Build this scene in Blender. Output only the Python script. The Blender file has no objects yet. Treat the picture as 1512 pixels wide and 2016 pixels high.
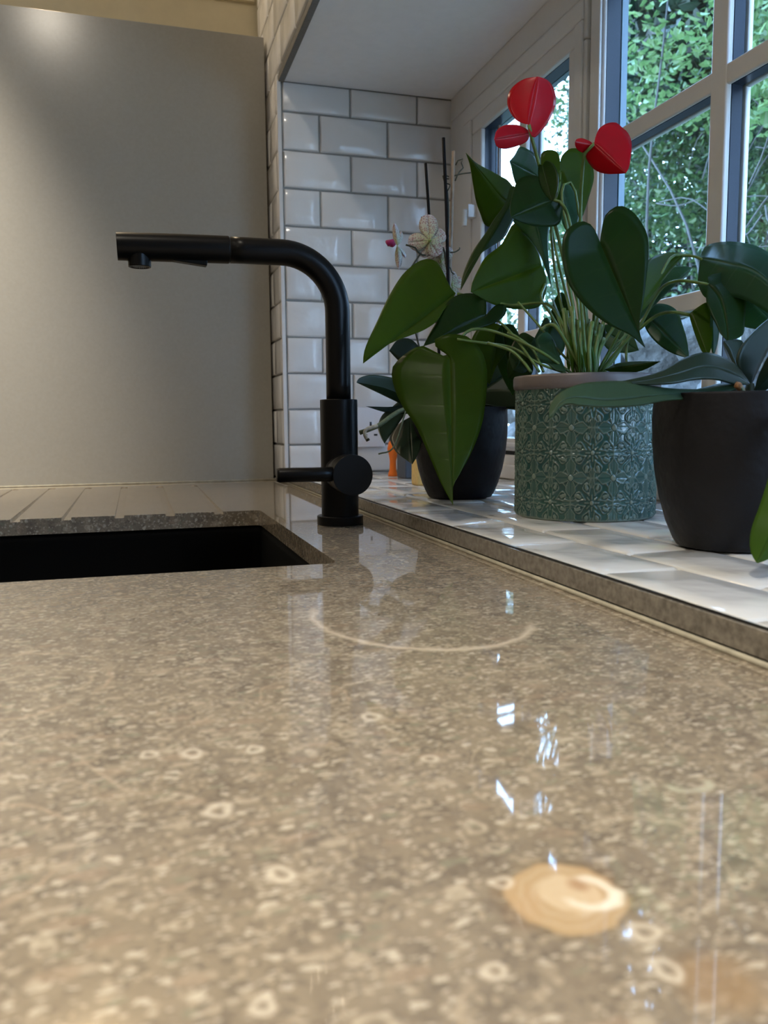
import bpy, bmesh, math, random
from mathutils import Vector, Matrix
random.seed(7)
scn = bpy.context.scene
COL = scn.collection
PI = math.pi

# ------------------------------------------------------------------ camera
FPX = 1619.94
MR = ((0.9570865, -0.2896950, -0.0078875), (-0.0388962, -0.1014387, -0.9940811), (0.2871802, 0.9517284, -0.1083537))
CAM = Vector((0, 0, 0.116))
cam_d = bpy.data.cameras.new('camera'); cam = bpy.data.objects.new('camera', cam_d); COL.objects.link(cam)
r_, d_, f_ = (Vector(v) for v in MR)
m = Matrix((( r_.x, -d_.x, -f_.x, CAM.x), (r_.y, -d_.y, -f_.y, CAM.y), (r_.z, -d_.z, -f_.z, CAM.z), (0, 0, 0, 1)))
cam.matrix_world = m
cam_d.sensor_width = 36; cam_d.sensor_height = 36; cam_d.lens = FPX / 2016 * 36
cam_d.clip_start = 0.01; cam_d.clip_end = 100
cam_d.dof.use_dof = True; cam_d.dof.focus_distance = 0.85; cam_d.dof.aperture_fstop = 13
scn.camera = cam

# ------------------------------------------------------------------ world (cool overcast evening sky)
w = bpy.data.worlds.new('sky'); scn.world = w; w.use_nodes = True
nt = w.node_tree; nt.nodes.clear()
wo = nt.nodes.new('ShaderNodeOutputWorld'); bg = nt.nodes.new('ShaderNodeBackground')
tc = nt.nodes.new('ShaderNodeTexCoord'); sx = nt.nodes.new('ShaderNodeSeparateXYZ'); cr = nt.nodes.new('ShaderNodeValToRGB')
cr.color_ramp.elements[0].position = 0.0; cr.color_ramp.elements[0].color = (0.30, 0.42, 0.62, 1)
cr.color_ramp.elements[1].position = 0.5; cr.color_ramp.elements[1].color = (0.34, 0.57, 1.0, 1)
nt.links.new(tc.outputs['Generated'], sx.inputs[0]); nt.links.new(sx.outputs['Z'], cr.inputs[0])
nt.links.new(cr.outputs[0], bg.inputs[0]); bg.inputs[1].default_value = 24
nt.links.new(bg.outputs[0], wo.inputs[0])

# ------------------------------------------------------------------ lamps of the room, added fill lights and exposure
def lamp(name, kind, loc, target, power, color, size=0.05, angle=None, blend=1.0):
    l = bpy.data.lights.new(name, kind); l.energy = power; l.color = color
    if kind == 'AREA': l.shape = 'DISK'; l.size = size
    else: l.shadow_soft_size = size
    if kind == 'SPOT': l.spot_size = math.radians(angle); l.spot_blend = blend
    o = bpy.data.objects.new(name, l); COL.objects.link(o); o.location = loc
    dr = Vector(target) - Vector(loc); o.rotation_euler = dr.to_track_quat('-Z', 'Y').to_euler()
    return o
WARM = (1.0, 0.80, 0.56)
NEUT = (1.0, 0.90, 0.75)
lamp('ceiling_lamp_and_fill', 'AREA', (-0.215, 0.36, 1.43), (-0.215, 0.36, 0), 5.0, NEUT, 0.055)
lamp('ceiling_spot_and_fill', 'SPOT', (-0.60, 1.10, 1.42), (-0.53, 1.68, 0.42), 200, NEUT, 0.04, 50)
lamp('ceiling_spot_and_fill', 'SPOT', (-0.34, -0.34, 1.42), (-0.12, 0.0, 0), 150, (1.0, 0.92, 0.80), 0.04, 58)
lamp('ceiling_lamp_and_fill', 'AREA', (-1.3, -0.9, 1.43), (-1.3, -0.9, 0), 8, NEUT, 0.12)  # unseen fill light, added to raise the ambient level of the room
lamp('ceiling_lamp_and_fill', 'AREA', (-1.3, 0.5, 1.43), (-1.3, 0.5, 0), 4, NEUT, 0.12)  # second added fill, also out of view, for the room's ambient level
lamp('ceiling_spot_and_fill', 'SPOT', (-0.10, 1.30, 1.42), (-0.06, 1.36, 0), 26, NEUT, 0.03, 46)  # added spot that brightens the drainer end of the worktop
lamp('cabinet_strip_lamp', 'AREA', (-0.15, 1.772, 1.30), (-0.15, 1.79, 0.8), 3.0, WARM, 0.06)
scn.view_settings.view_transform = 'Standard'; scn.view_settings.look = 'None'
scn.view_settings.gamma = 1; scn.view_settings.use_curve_mapping = False
scn.view_settings.exposure = 0.0
scn.cycles.use_denoising = True
scn.cycles.max_bounces = 10
scn.cycles.transparent_max_bounces = 12

# ------------------------------------------------------------------ helpers
def rayv(px, py):
    v = Vector(((px - 756) / FPX, (py - 1008) / FPX, 1))
    return Vector((r_.x*v.x + d_.x*v.y + f_.x, r_.y*v.x + d_.y*v.y + f_.y, r_.z*v.x + d_.z*v.y + f_.z))
def P(px, py, D): return CAM + rayv(px, py) * D
def on(px, py, ax, val):
    d = rayv(px, py); return CAM + d * ((val - CAM[ax]) / d[ax])

def mesh_obj(name, V, F, mat=None, parent=None, smooth=True, uv=None, attr=None):
    me = bpy.data.meshes.new(name); me.from_pydata([tuple(v) for v in V], [], F); me.update()
    if uv:
        l = me.uv_layers.new(name='UVMap')
        for lp in me.loops: l.data[lp.index].uv = uv[lp.vertex_index]
    if attr:
        for an, vals in attr.items():
            a = me.attributes.new(an, 'FLOAT', 'POINT'); a.data.foreach_set('value', vals)
    if smooth:
        me.polygons.foreach_set('use_smooth', [True] * len(me.polygons))
    o = bpy.data.objects.new(name, me); COL.objects.link(o)
    if mat: me.materials.append(mat)
    if parent: setp(o, parent)
    return o
def setp(o, parent):
    o.parent = parent
    if parent.type == 'EMPTY': o.matrix_parent_inverse = Matrix.Translation(-parent.location)
def thing(name, label, cat, loc, group=None):
    o = bpy.data.objects.new(name, None); COL.objects.link(o); o.location = loc; o.empty_display_size = 0.02
    o['label'] = label; o['category'] = cat
    if group: o['group'] = group
    return o
def tag(o, label, cat, group=None):
    o['label'] = label; o['category'] = cat
    if group: o['group'] = group
    return o
def struct(o): o['kind'] = 'structure'; return o
class MB:
    def __init__(s): s.V = []; s.F = []
    def box(s, x0, x1, y0, y1, z0, z1):
        b = len(s.V)
        s.V += [(x, y, z) for x in (x0, x1) for y in (y0, y1) for z in (z0, z1)]
        s.F += [[b+i for i in q] for q in ((0,1,3,2),(4,6,7,5),(0,4,5,1),(2,3,7,6),(0,2,6,4),(1,5,7,3))]
        return s
    def add(s, V, F):
        b = len(s.V); s.V += list(V); s.F += [[b+i for i in f] for f in F]; return s
    def tube(s, pts, rad, n=10, cap=True):
        V, F = tube_vf(pts, rad, n, cap); return s.add(V, F)
    def obj(s, name, mat, parent=None, smooth=False, bevel=0, seg=2):
        o = mesh_obj(name, s.V, s.F, mat, parent, smooth)
        if bevel: bev(o, bevel, seg)
        return o
def bev(o, wdt, seg=2, ang=35):
    b = o.modifiers.new('bevel', 'BEVEL'); b.width = wdt; b.segments = seg; b.limit_method = 'ANGLE'; b.angle_limit = math.radians(ang)
    o.data.polygons.foreach_set('use_smooth', [True] * len(o.data.polygons))
    wn = o.modifiers.new('wn', 'WEIGHTED_NORMAL'); wn.keep_sharp = True
def tube_vf(pts, rad, n=10, cap=True):
    pts = [Vector(p) for p in pts]; V = []; F = []
    rr = rad if isinstance(rad, (list, tuple)) else [rad] * len(pts)
    t0 = (pts[1] - pts[0]).normalized()
    u = t0.orthogonal().normalized()
    for i, p in enumerate(pts):
        t = (pts[min(i+1, len(pts)-1)] - pts[max(i-1, 0)]).normalized()
        u = (u - t * u.dot(t)).normalized(); v = t.cross(u)
        for k in range(n):
            a = 2*PI*k/n; V.append(p + (u*math.cos(a) + v*math.sin(a)) * rr[i])
    for i in range(len(pts)-1):
        for k in range(n):
            F.append([i*n+k, i*n+(k+1) % n, (i+1)*n+(k+1) % n, (i+1)*n+k])
    if cap: F.append(list(range(n))[::-1]); F.append([(len(pts)-1)*n+k for k in range(n)])
    return V, F
def cr_spline(pts, n):
    pts = [Vector(p) for p in pts]
    if len(pts) == 2: return [pts[0].lerp(pts[1], i/(n-1)) for i in range(n)]
    q = [pts[0]*2-pts[1]] + pts + [pts[-1]*2-pts[-2]]; out = []
    for i in range(1, len(q)-2):
        for k in range(12):
            t = k/12; a, b, c, d = q[i-1], q[i], q[i+1], q[i+2]
            out.append(0.5*((2*b) + (c-a)*t + (2*a-5*b+4*c-d)*t*t + (3*b-a-3*c+d)*t**3))
    out.append(pts[-1])
    L = [0]
    for i in range(1, len(out)): L.append(L[-1] + (out[i]-out[i-1]).length)
    res = []; j = 0
    for k in range(n):
        s = L[-1]*k/(n-1)
        while j < len(L)-2 and L[j+1] < s: j += 1
        dd = L[j+1]-L[j]; res.append(out[j].lerp(out[j+1], (s-L[j])/dd if dd > 1e-12 else 0))
    return res
def lathe(prof, cx, cy, n=64, zoff=0):
    V = []; F = []
    for (r, z) in prof:
        for k in range(n):
            a = 2*PI*k/n; V.append((cx + r*math.cos(a), cy + r*math.sin(a), z+zoff))
    for i in range(len(prof)-1):
        for k in range(n): F.append([i*n+k, i*n+(k+1) % n, (i+1)*n+(k+1) % n, (i+1)*n+k])
    F.append(list(range(n))[::-1]); F.append([(len(prof)-1)*n+k for k in range(n)])
    return V, F

# ------------------------------------------------------------------ materials
def newmat(name):
    m = bpy.data.materials.new(name); m.use_nodes = True; t = m.node_tree
    return m, t, t.nodes['Principled BSDF']
def setc(b, col=None, rough=None, metal=None, spec=None, coat=None):
    if col: b.inputs['Base Color'].default_value = (*col, 1)
    if rough is not None: b.inputs['Roughness'].default_value = rough
    if metal is not None: b.inputs['Metallic'].default_value = metal
    if spec is not None: b.inputs['Specular IOR Level'].default_value = spec
    if coat is not None: b.inputs['Coat Weight'].default_value = coat
def N(t, typ, **kw):
    n = t.nodes.new(typ)
    for k, v in kw.items(): setattr(n, k, v)
    return n
def L(t, a, b): t.links.new(a, b)
def mathn(t, op, a, b=None, c=None, clamp=False):
    n = N(t, 'ShaderNodeMath', operation=op); n.use_clamp = clamp
    for i, v in enumerate((a, b, c)):
        if v is None: continue
        if isinstance(v, (int, float)): n.inputs[i].default_value = v
        else: L(t, v, n.inputs[i])
    return n.outputs[0]
def mixc(t, fac, a, b, typ='MIX'):
    n = N(t, 'ShaderNodeMix', data_type='RGBA', blend_type=typ)
    for s, v in ((0, fac), (6, a), (7, b)):
        if isinstance(v, (int, float)): n.inputs[s].default_value = v
        elif isinstance(v, tuple): n.inputs[s].default_value = (*v, 1)
        else: L(t, v, n.inputs[s])
    return n.outputs[2]
def ramp(t, fac, p0, p1):
    n = N(t, 'ShaderNodeMapRange'); n.clamp = True; L(t, fac, n.inputs['Value'])
    n.inputs['From Min'].default_value = p0; n.inputs['From Max'].default_value = p1
    return n.outputs[0]
def noise(t, vec, scale, detail=3, rough=0.55, dist=0):
    n = N(t, 'ShaderNodeTexNoise'); n.inputs['Scale'].default_value = scale; n.inputs['Detail'].default_value = detail
    n.inputs['Roughness'].default_value = rough; n.inputs['Distortion'].default_value = dist
    L(t, vec, n.inputs['Vector']); return n
def bump(t, b, h, strength, dist=0.001):
    n = N(t, 'ShaderNodeBump'); n.inputs['Strength'].default_value = strength; n.inputs['Distance'].default_value = dist
    L(t, h, n.inputs['Height']); L(t, n.outputs[0], b.inputs['Normal'])
def simple(name, col, rough=0.5, metal=0, spec=0.5, coat=0, nscale=0, nvar=0.0, bmp=0, bdist=0.001):
    m, t, b = newmat(name); setc(b, col, rough, metal, spec, coat)
    if nscale:
        g = N(t, 'ShaderNodeNewGeometry'); n = noise(t, g.outputs['Position'], nscale)
        if nvar:
            c = mixc(t, ramp(t, n.outputs[0], 0.3, 0.7), tuple(x*(1-nvar) for x in col), tuple(min(1, x*(1+nvar)) for x in col)); L(t, c, b.inputs['Base Color'])
        if bmp: bump(t, b, n.outputs[0], bmp, bdist)
    return m

M_PANEL = simple('grey_satin_panel', (0.31, 0.298, 0.268), 0.21, spec=0.5, nscale=180, nvar=0.03)
M_BEIGE = simple('cream_paint', (0.62, 0.55, 0.38), 0.6, nscale=30, nvar=0.04)
M_WHITEP = simple('white_plaster', (0.85, 0.85, 0.87), 0.7, nscale=60, nvar=0.02, bmp=0.15)
M_ROOM = simple('room_paint', (0.48, 0.44, 0.38), 0.7, nscale=12, nvar=0.04)
M_FLOOR = simple('floor_wood', (0.25, 0.17, 0.10), 0.4, nscale=12, nvar=0.2)
M_GROUT = simple('grey_grout', (0.30, 0.30, 0.29), 0.85, nscale=400, nvar=0.1, bmp=0.3)
M_GROUTL = simple('pale_grout', (0.50, 0.47, 0.42), 0.85, nscale=400, nvar=0.1, bmp=0.3)
M_TRIMG = simple('grey_trim', (0.16, 0.155, 0.15), 0.6, nscale=200, nvar=0.1, bmp=0.3)
M_UPVC = simple('white_upvc', (0.68, 0.67, 0.66), 0.35, nscale=90, nvar=0.015)
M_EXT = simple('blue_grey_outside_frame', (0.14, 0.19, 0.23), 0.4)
M_GASKET = simple('dark_spacer', (0.014, 0.022, 0.042), 0.35, nscale=600, nvar=0.1)
M_SEAL = simple('black_seal', (0.008, 0.008, 0.008), 0.6)
M_SPACER = simple('brown_spacer_strip', (0.22, 0.17, 0.14), 0.5)
M_BLACK = simple('matt_black_metal', (0.003, 0.003, 0.003), 0.34, spec=0.2, nscale=900, bmp=0.03, bdist=0.0003)
M_SINK = simple('black_granite_sink', (0.0012, 0.0012, 0.0012), 0.8, spec=0.08)
M_SOCKET = simple('white_socket_plastic', (0.72, 0.72, 0.76), 0.3)
M_HOLE = simple('socket_hole', (0.01, 0.01, 0.015), 0.5)
M_ORANGE = simple('orange_plastic', (0.90, 0.20, 0.02), 0.35)
M_GREYB = simple('dark_grey_block', (0.06, 0.075, 0.10), 0.5)
M_CORK = simple('yellow_card', (0.70, 0.48, 0.16), 0.6, nscale=200, nvar=0.1)
M_TRIMM = simple('dark_tile_trim', (0.03, 0.028, 0.026), 0.3, metal=0.6)
M_SILI = simple('cream_silicone', (0.36, 0.33, 0.25), 0.3, nscale=80, nvar=0.2)
M_RIM = simple('taupe_rim', (0.17, 0.145, 0.14), 0.35, nscale=60, nvar=0.08)
M_SOIL = simple('bark_compost', (0.035, 0.022, 0.015), 0.9, nscale=150, nvar=0.6, bmp=1, bdist=0.004)
M_STICKB = simple('black_cane', (0.003, 0.003, 0.004), 0.7, spec=0.15)
M_CANE = simple('bamboo_cane', (0.26, 0.19, 0.13), 0.6, nscale=120, nvar=0.15)
M_CAB = simple('cabinet_paint', (0.30, 0.29, 0.26), 0.5, nscale=20, nvar=0.03)
M_TWIG = simple('dark_twig', (0.03, 0.035, 0.02), 0.6)
M_ROOT = simple('pale_aerial_root', (0.55, 0.55, 0.48), 0.6, nscale=300, nvar=0.2)
M_ROOTG = simple('green_aerial_root', (0.14, 0.20, 0.13), 0.6, nscale=300, nvar=0.2)
M_MAG = simple('magenta_lip', (0.35, 0.01, 0.11), 0.4)

def glass_mat():
    m = bpy.data.materials.new('window_glass'); m.use_nodes = True; t = m.node_tree; t.nodes.clear()
    o = N(t, 'ShaderNodeOutputMaterial'); tr = N(t, 'ShaderNodeBsdfTransparent'); gl = N(t, 'ShaderNodeBsdfGlossy'); mx = N(t, 'ShaderNodeMixShader')
    tr.inputs[0].default_value = (0.93, 0.97, 0.96, 1); gl.inputs['Roughness'].default_value = 0.0
    lw = N(t, 'ShaderNodeLayerWeight'); lw.inputs[0].default_value = 0.5
    fr = mathn(t, 'ADD', 0.04, mathn(t, 'MULTIPLY', mathn(t, 'POWER', lw.outputs['Facing'], 5.0), 0.9))
    L(t, fr, mx.inputs[0]); L(t, tr.outputs[0], mx.inputs[1]); L(t, gl.outputs[0], mx.inputs[2]); L(t, mx.outputs[0], o.inputs[0])
    return m
M_GLASS = glass_mat()

def tile_mat(name, c1, c2, rough):
    m, t, b = newmat(name); setc(b, None, rough, 0, 0.6)
    g = N(t, 'ShaderNodeNewGeometry'); pos = g.outputs['Position']
    isl = g.outputs['Random Per Island']
    n1 = noise(t, pos, 14, 2); n2 = noise(t, pos, 35, 2)
    f = mathn(t, 'ADD', mathn(t, 'MULTIPLY', isl, 0.6), mathn(t, 'MULTIPLY', n1.outputs[0], 0.5), clamp=True)
    L(t, mixc(t, f, c1, c2), b.inputs['Base Color'])
    h = mathn(t, 'ADD', n1.outputs[0], mathn(t, 'MULTIPLY', n2.outputs[0], 0.35))
    bump(t, b, h, 0.55, 0.004)
    return m
M_TILE = tile_mat('white_wall_tile_glaze', (0.68, 0.68, 0.68), (0.78, 0.78, 0.78), 0.16)
M_TILES = tile_mat('sill_tile_glaze', (0.55, 0.56, 0.55), (0.70, 0.69, 0.66), 0.10)

# ---- fossil limestone
def stone_mat(name, fossils=True):
    m, t, b = newmat(name); setc(b, None, 0.035, 0, 0.5)
    g = N(t, 'ShaderNodeNewGeometry'); pos = g.outputs['Position']
    wn = noise(t, pos, 90, 2)
    wv = N(t, 'ShaderNodeVectorMath', operation='MULTIPLY_ADD'); L(t, wn.outputs['Color'], wv.inputs[0])
    wv.inputs[1].default_value = (0.006, 0.006, 0.006); L(t, pos, wv.inputs[2]); wp = wv.outputs[0]
    wn2 = noise(t, pos, 600, 2); wv2 = N(t, 'ShaderNodeVectorMath', operation='MULTIPLY_ADD'); L(t, wn2.outputs['Color'], wv2.inputs[0]); wv2.inputs[1].default_value = (0.0016, 0.0016, 0.0016); L(t, wp, wv2.inputs[2]); wq = wv2.outputs[0]
    big = noise(t, pos, 9, 4, 0.6); mid = noise(t, wp, 60, 4, 0.6); fine = noise(t, wp, 420, 3, 0.7)
    col = mixc(t, ramp(t, big.outputs[0], 0.32, 0.68), (0.155, 0.128, 0.100), (0.235, 0.195, 0.142))
    col = mixc(t, mathn(t, 'MULTIPLY', ramp(t, mid.outputs[0], 0.40, 0.75), 0.6), col, (0.33, 0.27, 0.19))
    col = mixc(t, mathn(t, 'MULTIPLY', ramp(t, mid.outputs[0], 0.44, 0.28), 0.75), col, (0.085, 0.070, 0.058))
    def vor(scale, vec, feat='F1'):
        v = N(t, 'ShaderNodeTexVoronoi', feature=feat); v.inputs['Scale'].default_value = scale; L(t, vec, v.inputs['Vector'])
        v.inputs['Randomness'].default_value = 1.0
        return v
    def chan(c):
        s = N(t, 'ShaderNodeSeparateColor'); L(t, c, s.inputs[0]); return s.outputs
    v1 = vor(330, wq); c1 = chan(v1.outputs['Color'])
    msk = mathn(t, 'MULTIPLY', mathn(t, 'GREATER_THAN', c1[0], 0.66), mathn(t, 'LESS_THAN', v1.outputs['Distance'], 0.42))
    col = mixc(t, mathn(t, 'MULTIPLY', msk, 0.55), col, (0.44, 0.37, 0.27))
    msk = mathn(t, 'MULTIPLY', mathn(t, 'LESS_THAN', c1[1], 0.25), mathn(t, 'LESS_THAN', v1.outputs['Distance'], 0.5))
    col = mixc(t, mathn(t, 'MULTIPLY', msk, 0.5), col, (0.085, 0.075, 0.065))
    # elongated shell chips
    st = N(t, 'ShaderNodeMapping'); st.inputs['Scale'].default_value = (1, 2.3, 1); st.inputs['Rotation'].default_value = (0, 0, 0.5); L(t, wp, st.inputs[0])
    for (sc, rot, th, cc, am) in ((260, 0.7, 0.74, (0.52, 0.46, 0.36), 0.75), (165, 0, 0.84, (0.60, 0.54, 0.43), 0.85), (330, 1.7, 0.80, (0.62, 0.56, 0.46), 0.7), (190, 2.2, 0.80, (0.11, 0.09, 0.075), 0.55), (95, 1.1, 0.86, (0.47, 0.40, 0.30), 0.65), (120, 2.0, 0.86, (0.20, 0.21, 0.15), 0.6), (60, 0.4, 0.84, (0.28, 0.205, 0.145), 0.6)):
        mp = N(t, 'ShaderNodeMapping'); mp.inputs['Scale'].default_value = (1, 2.2, 1); mp.inputs['Rotation'].default_value = (0, 0, rot); L(t, wq, mp.inputs[0])
        v = vor(sc, mp.outputs[0]); c = chan(v.outputs['Color'])
        mk = mathn(t, 'MULTIPLY', mathn(t, 'GREATER_THAN', c[0], th), ramp(t, v.outputs['Distance'], 0.42, 0.32))
        col = mixc(t, mathn(t, 'MULTIPLY', mk, am), col, cc)
    blot = noise(t, wq, 110, 2, 0.5)
    col = mixc(t, mathn(t, 'MULTIPLY', ramp(t, blot.outputs[0], 0.60, 0.66), 0.35), col, (0.45, 0.38, 0.28))
    col = mixc(t, mathn(t, 'MULTIPLY', ramp(t, blot.outputs[0], 0.40, 0.30), 0.45), col, (0.12, 0.095, 0.075))
    # small rings (crinoid sections)
    for (sc, off) in ((95, 0.0), (62, 3.1)):
        mp = N(t, 'ShaderNodeMapping'); mp.inputs['Location'].default_value = (off, off, 0); L(t, wp, mp.inputs[0])
        v = vor(sc, mp.outputs[0]); c = chan(v.outputs['Color'])
        band = mathn(t, 'SUBTRACT', 1.0, mathn(t, 'MULTIPLY', mathn(t, 'ABSOLUTE', mathn(t, 'SUBTRACT', v.outputs['Distance'], 0.21)), 13), clamp=True)
        mk = mathn(t, 'MULTIPLY', band, mathn(t, 'GREATER_THAN', c[0], 0.80))
        col = mixc(t, mathn(t, 'MULTIPLY', mk, 0.62), col, (0.56, 0.49, 0.37))
    # thin curved shell lines
    ln = noise(t, pos, 16, 1, 0.4, 0.8); ga = noise(t, pos, 24, 1)
    band = mathn(t, 'SUBTRACT', 1.0, mathn(t, 'MULTIPLY', mathn(t, 'ABSOLUTE', mathn(t, 'SUBTRACT', ln.outputs[0], 0.5)), 75), clamp=True)
    mk = mathn(t, 'MULTIPLY', band, ramp(t, ga.outputs[0], 0.56, 0.62))
    col = mixc(t, mathn(t, 'MULTIPLY', mk, 0.7), col, (0.45, 0.37, 0.27))
    col = mixc(t, 0.30, col, mixc(t, fine.outputs[0], (0.07, 0.055, 0.04), (0.42, 0.35, 0.26)))
    if fossils:
        sp = N(t, 'ShaderNodeSeparateXYZ'); L(t, wp, sp.inputs[0]); X, Y = sp.outputs[0], sp.outputs[1]
        O = 0.003
        def ell(x, y, rx, ry, rot=0):
            dx = mathn(t, 'SUBTRACT', X, x+O); dy = mathn(t, 'SUBTRACT', Y, y+O)
            ca, sa = math.cos(rot), math.sin(rot)
            a = mathn(t, 'DIVIDE', mathn(t, 'ADD', mathn(t, 'MULTIPLY', dx, ca), mathn(t, 'MULTIPLY', dy, sa)), rx)
            b_ = mathn(t, 'DIVIDE', mathn(t, 'SUBTRACT', mathn(t, 'MULTIPLY', dy, ca), mathn(t, 'MULTIPLY', dx, sa)), ry)
            return mathn(t, 'SQRT', mathn(t, 'ADD', mathn(t, 'MULTIPLY', a, a), mathn(t, 'MULTIPLY', b_, b_))), a, b_
        def put(mask, amt, cc):
            nonlocal col
            col = mixc(t, mathn(t, 'MULTIPLY', mask, amt), col, cc)
        def bandm(d, r, wd): return mathn(t, 'SUBTRACT', 1.0, mathn(t, 'DIVIDE', mathn(t, 'ABSOLUTE', mathn(t, 'SUBTRACT', d, r)), wd), clamp=True)
        # large shell section
        d, a, b_ = ell(0.097, 0.1695, 0.0150, 0.0150)
        put(ramp(t, d, 1.28, 0.95), 0.75, (0.17, 0.125, 0.075))
        put(ramp(t, d, 1.02, 0.93), 0.92, (0.42, 0.30, 0.17))
        dw = mathn(t, 'ADD', d, mathn(t, 'MULTIPLY', mid.outputs[0], 0.5))
        put(mathn(t, 'MULTIPLY', mathn(t, 'SINE', mathn(t, 'MULTIPLY', dw, 26)), ramp(t, d, 1.0, 0.9)), 0.3, (0.52, 0.43, 0.30))
        d2, _, _ = ell(0.099, 0.170, 0.0085, 0.0100, 0.3)
        put(ramp(t, d2, 1.0, 0.8), 0.8, (0.54, 0.43, 0.29))
        d3, a3, b3 = ell(0.1035, 0.169, 0.0068, 0.0068)
        put(mathn(t, 'MULTIPLY', bandm(d3, 0.95, 0.32), ramp(t, a3, -0.1, 0.2)), 0.95, (0.72, 0.67, 0.56))
        put(mathn(t, 'MULTIPLY', bandm(d3, 0.95, 0.32), ramp(t, b3, 0.1, -0.3)), 0.95, (0.70, 0.65, 0.54))
        d4, _, _ = ell(0.1025, 0.1735, 0.0038, 0.0036)
        put(ramp(t, d4, 1.0, 0.3), 0.7, (0.30, 0.17, 0.09))
        # brown patch lower right and small rings
        d, _, _ = ell(0.112, 0.132, 0.011, 0.011); put(ramp(t, d, 1.1, 0.5), 0.7, (0.27, 0.18, 0.10))
        for (x, y, r) in ((0.107, 0.152, 0.0036), (0.104, 0.1395, 0.004), (0.069, 0.149, 0.0031), (0.086, 0.303, 0.0048), (0.015, 0.288, 0.0042), (0.020, 0.154, 0.0034), (0.032, 0.201, 0.0042), (0.094, 0.258, 0.0032), (0.001, 0.292, 0.0036), (0.020, 0.242, 0.005), (0.037, 0.285, 0.0036), (0.085, 0.18, 0.0028)):
            d, _, _ = ell(x, y, r, r*1.15)
            put(bandm(d, 0.70, 0.42), 0.75, (0.60, 0.53, 0.42)); put(ramp(t, d, 0.34, 0.2), 0.6, (0.22, 0.18, 0.14))
        d, _, b_ = ell(0.166, 0.216, 0.0085, 0.0085); put(mathn(t, 'MULTIPLY', bandm(d, 0.8, 0.26), ramp(t, b_, 0.05, -0.2)), 0.85, (0.42, 0.40, 0.30))
        # long shell arcs
        d, a, b_ = ell(0.160, 0.460, 0.062, 0.078, 0.1)
        ar = mathn(t, 'MULTIPLY', bandm(d, 1.0, 0.06), ramp(t, mathn(t, 'ADD', b_, mathn(t, 'MULTIPLY', a, 0.7)), 0.1, -0.2))
        put(ar, 0.8, (0.60, 0.51, 0.39))
        for (x, y, rx, ry, rot) in ((-0.06, 0.395, 0.045, 0.05, 0), (-0.045, 0.235, 0.024, 0.030, 0), (0.065, 0.335, 0.018, 0.025, 0.2), (0.205, 0.73, 0.035, 0.055, 0.2), (-0.07, 0.62, 0.05, 0.03, 0), (0.085, 0.50, 0.018, 0.012, 0), (-0.02, 0.9, 0.04, 0.03, 0.4)):
            d, a, b_ = ell(x, y, rx, ry, rot); put(mathn(t, 'MULTIPLY', bandm(d, 1.0, 0.05), ramp(t, ga.outputs[0], 0.38, 0.5)), 0.55, (0.40, 0.31, 0.22))
    L(t, col, b.inputs['Base Color'])
    return m
M_STONE = stone_mat('fossil_limestone')
M_STONE2 = simple('limestone_upstand', (0.17, 0.15, 0.12), 0.16, nscale=220, nvar=0.35)

def leaf_mat(name, top, under, vein, rough=0.33, trans=0.22, tcol=(0.25, 0.40, 0.03), veins=7, vamt=0.5, spec=0.14):
    m, t, b = newmat(name); setc(b, None, rough, 0, spec)
    out = [n for n in t.nodes if n.type == 'OUTPUT_MATERIAL'][0]
    uv = N(t, 'ShaderNodeUVMap'); s = N(t, 'ShaderNodeSeparateXYZ'); L(t, uv.outputs[0], s.inputs[0])
    g = N(t, 'ShaderNodeNewGeometry'); oi = N(t, 'ShaderNodeObjectInfo')
    n = noise(t, g.outputs['Position'], 45, 3)
    fr = mathn(t, 'FRACT', mathn(t, 'ADD', mathn(t, 'MULTIPLY', s.outputs[1], veins), mathn(t, 'MULTIPLY', n.outputs[0], 0.3)))
    vb = mathn(t, 'SUBTRACT', 1.0, mathn(t, 'MULTIPLY', mathn(t, 'ABSOLUTE', mathn(t, 'SUBTRACT', fr, 0.5)), 16), clamp=True)
    vb = mathn(t, 'MULTIPLY', vb, mathn(t, 'SUBTRACT', 0.9, s.outputs[0], clamp=True))
    mb = mathn(t, 'SUBTRACT', 1.0, mathn(t, 'MULTIPLY', s.outputs[0], 22), clamp=True)
    vv = mathn(t, 'MAXIMUM', mathn(t, 'MULTIPLY', vb, 0.55), mb)
    base = mixc(t, g.outputs['Backfacing'], top, under)
    vr = mathn(t, 'ADD', 0.75, mathn(t, 'ADD', mathn(t, 'MULTIPLY', oi.outputs['Random'], 0.3), mathn(t, 'MULTIPLY', n.outputs[0], 0.4)))
    cc = N(t, 'ShaderNodeCombineColor'); [L(t, vr, cc.inputs[i]) for i in range(3)]
    base = mixc(t, 1.0, base, cc.outputs[0], 'MULTIPLY')
    c = mixc(t, mathn(t, 'MULTIPLY', vv, vamt), base, vein)
    L(t, c, b.inputs['Base Color'])
    bump(t, b, mathn(t, 'ADD', mathn(t, 'MULTIPLY', vv, -1.0), mathn(t, 'MULTIPLY', n.outputs[0], 0.8)), 0.18, 0.0010)
    tr = N(t, 'ShaderNodeBsdfTranslucent'); tr.inputs[0].default_value = (*tcol, 1)
    mx = N(t, 'ShaderNodeMixShader'); mx.inputs[0].default_value = trans
    L(t, b.outputs[0], mx.inputs[1]); L(t, tr.outputs[0], mx.inputs[2]); L(t, mx.outputs[0], out.inputs[0])
    return m
M_ANTH = leaf_mat('anthurium_leaf', (0.0099, 0.0279, 0.0063), (0.0203, 0.0450, 0.0090), (0.0540, 0.0900, 0.0225))
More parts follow.
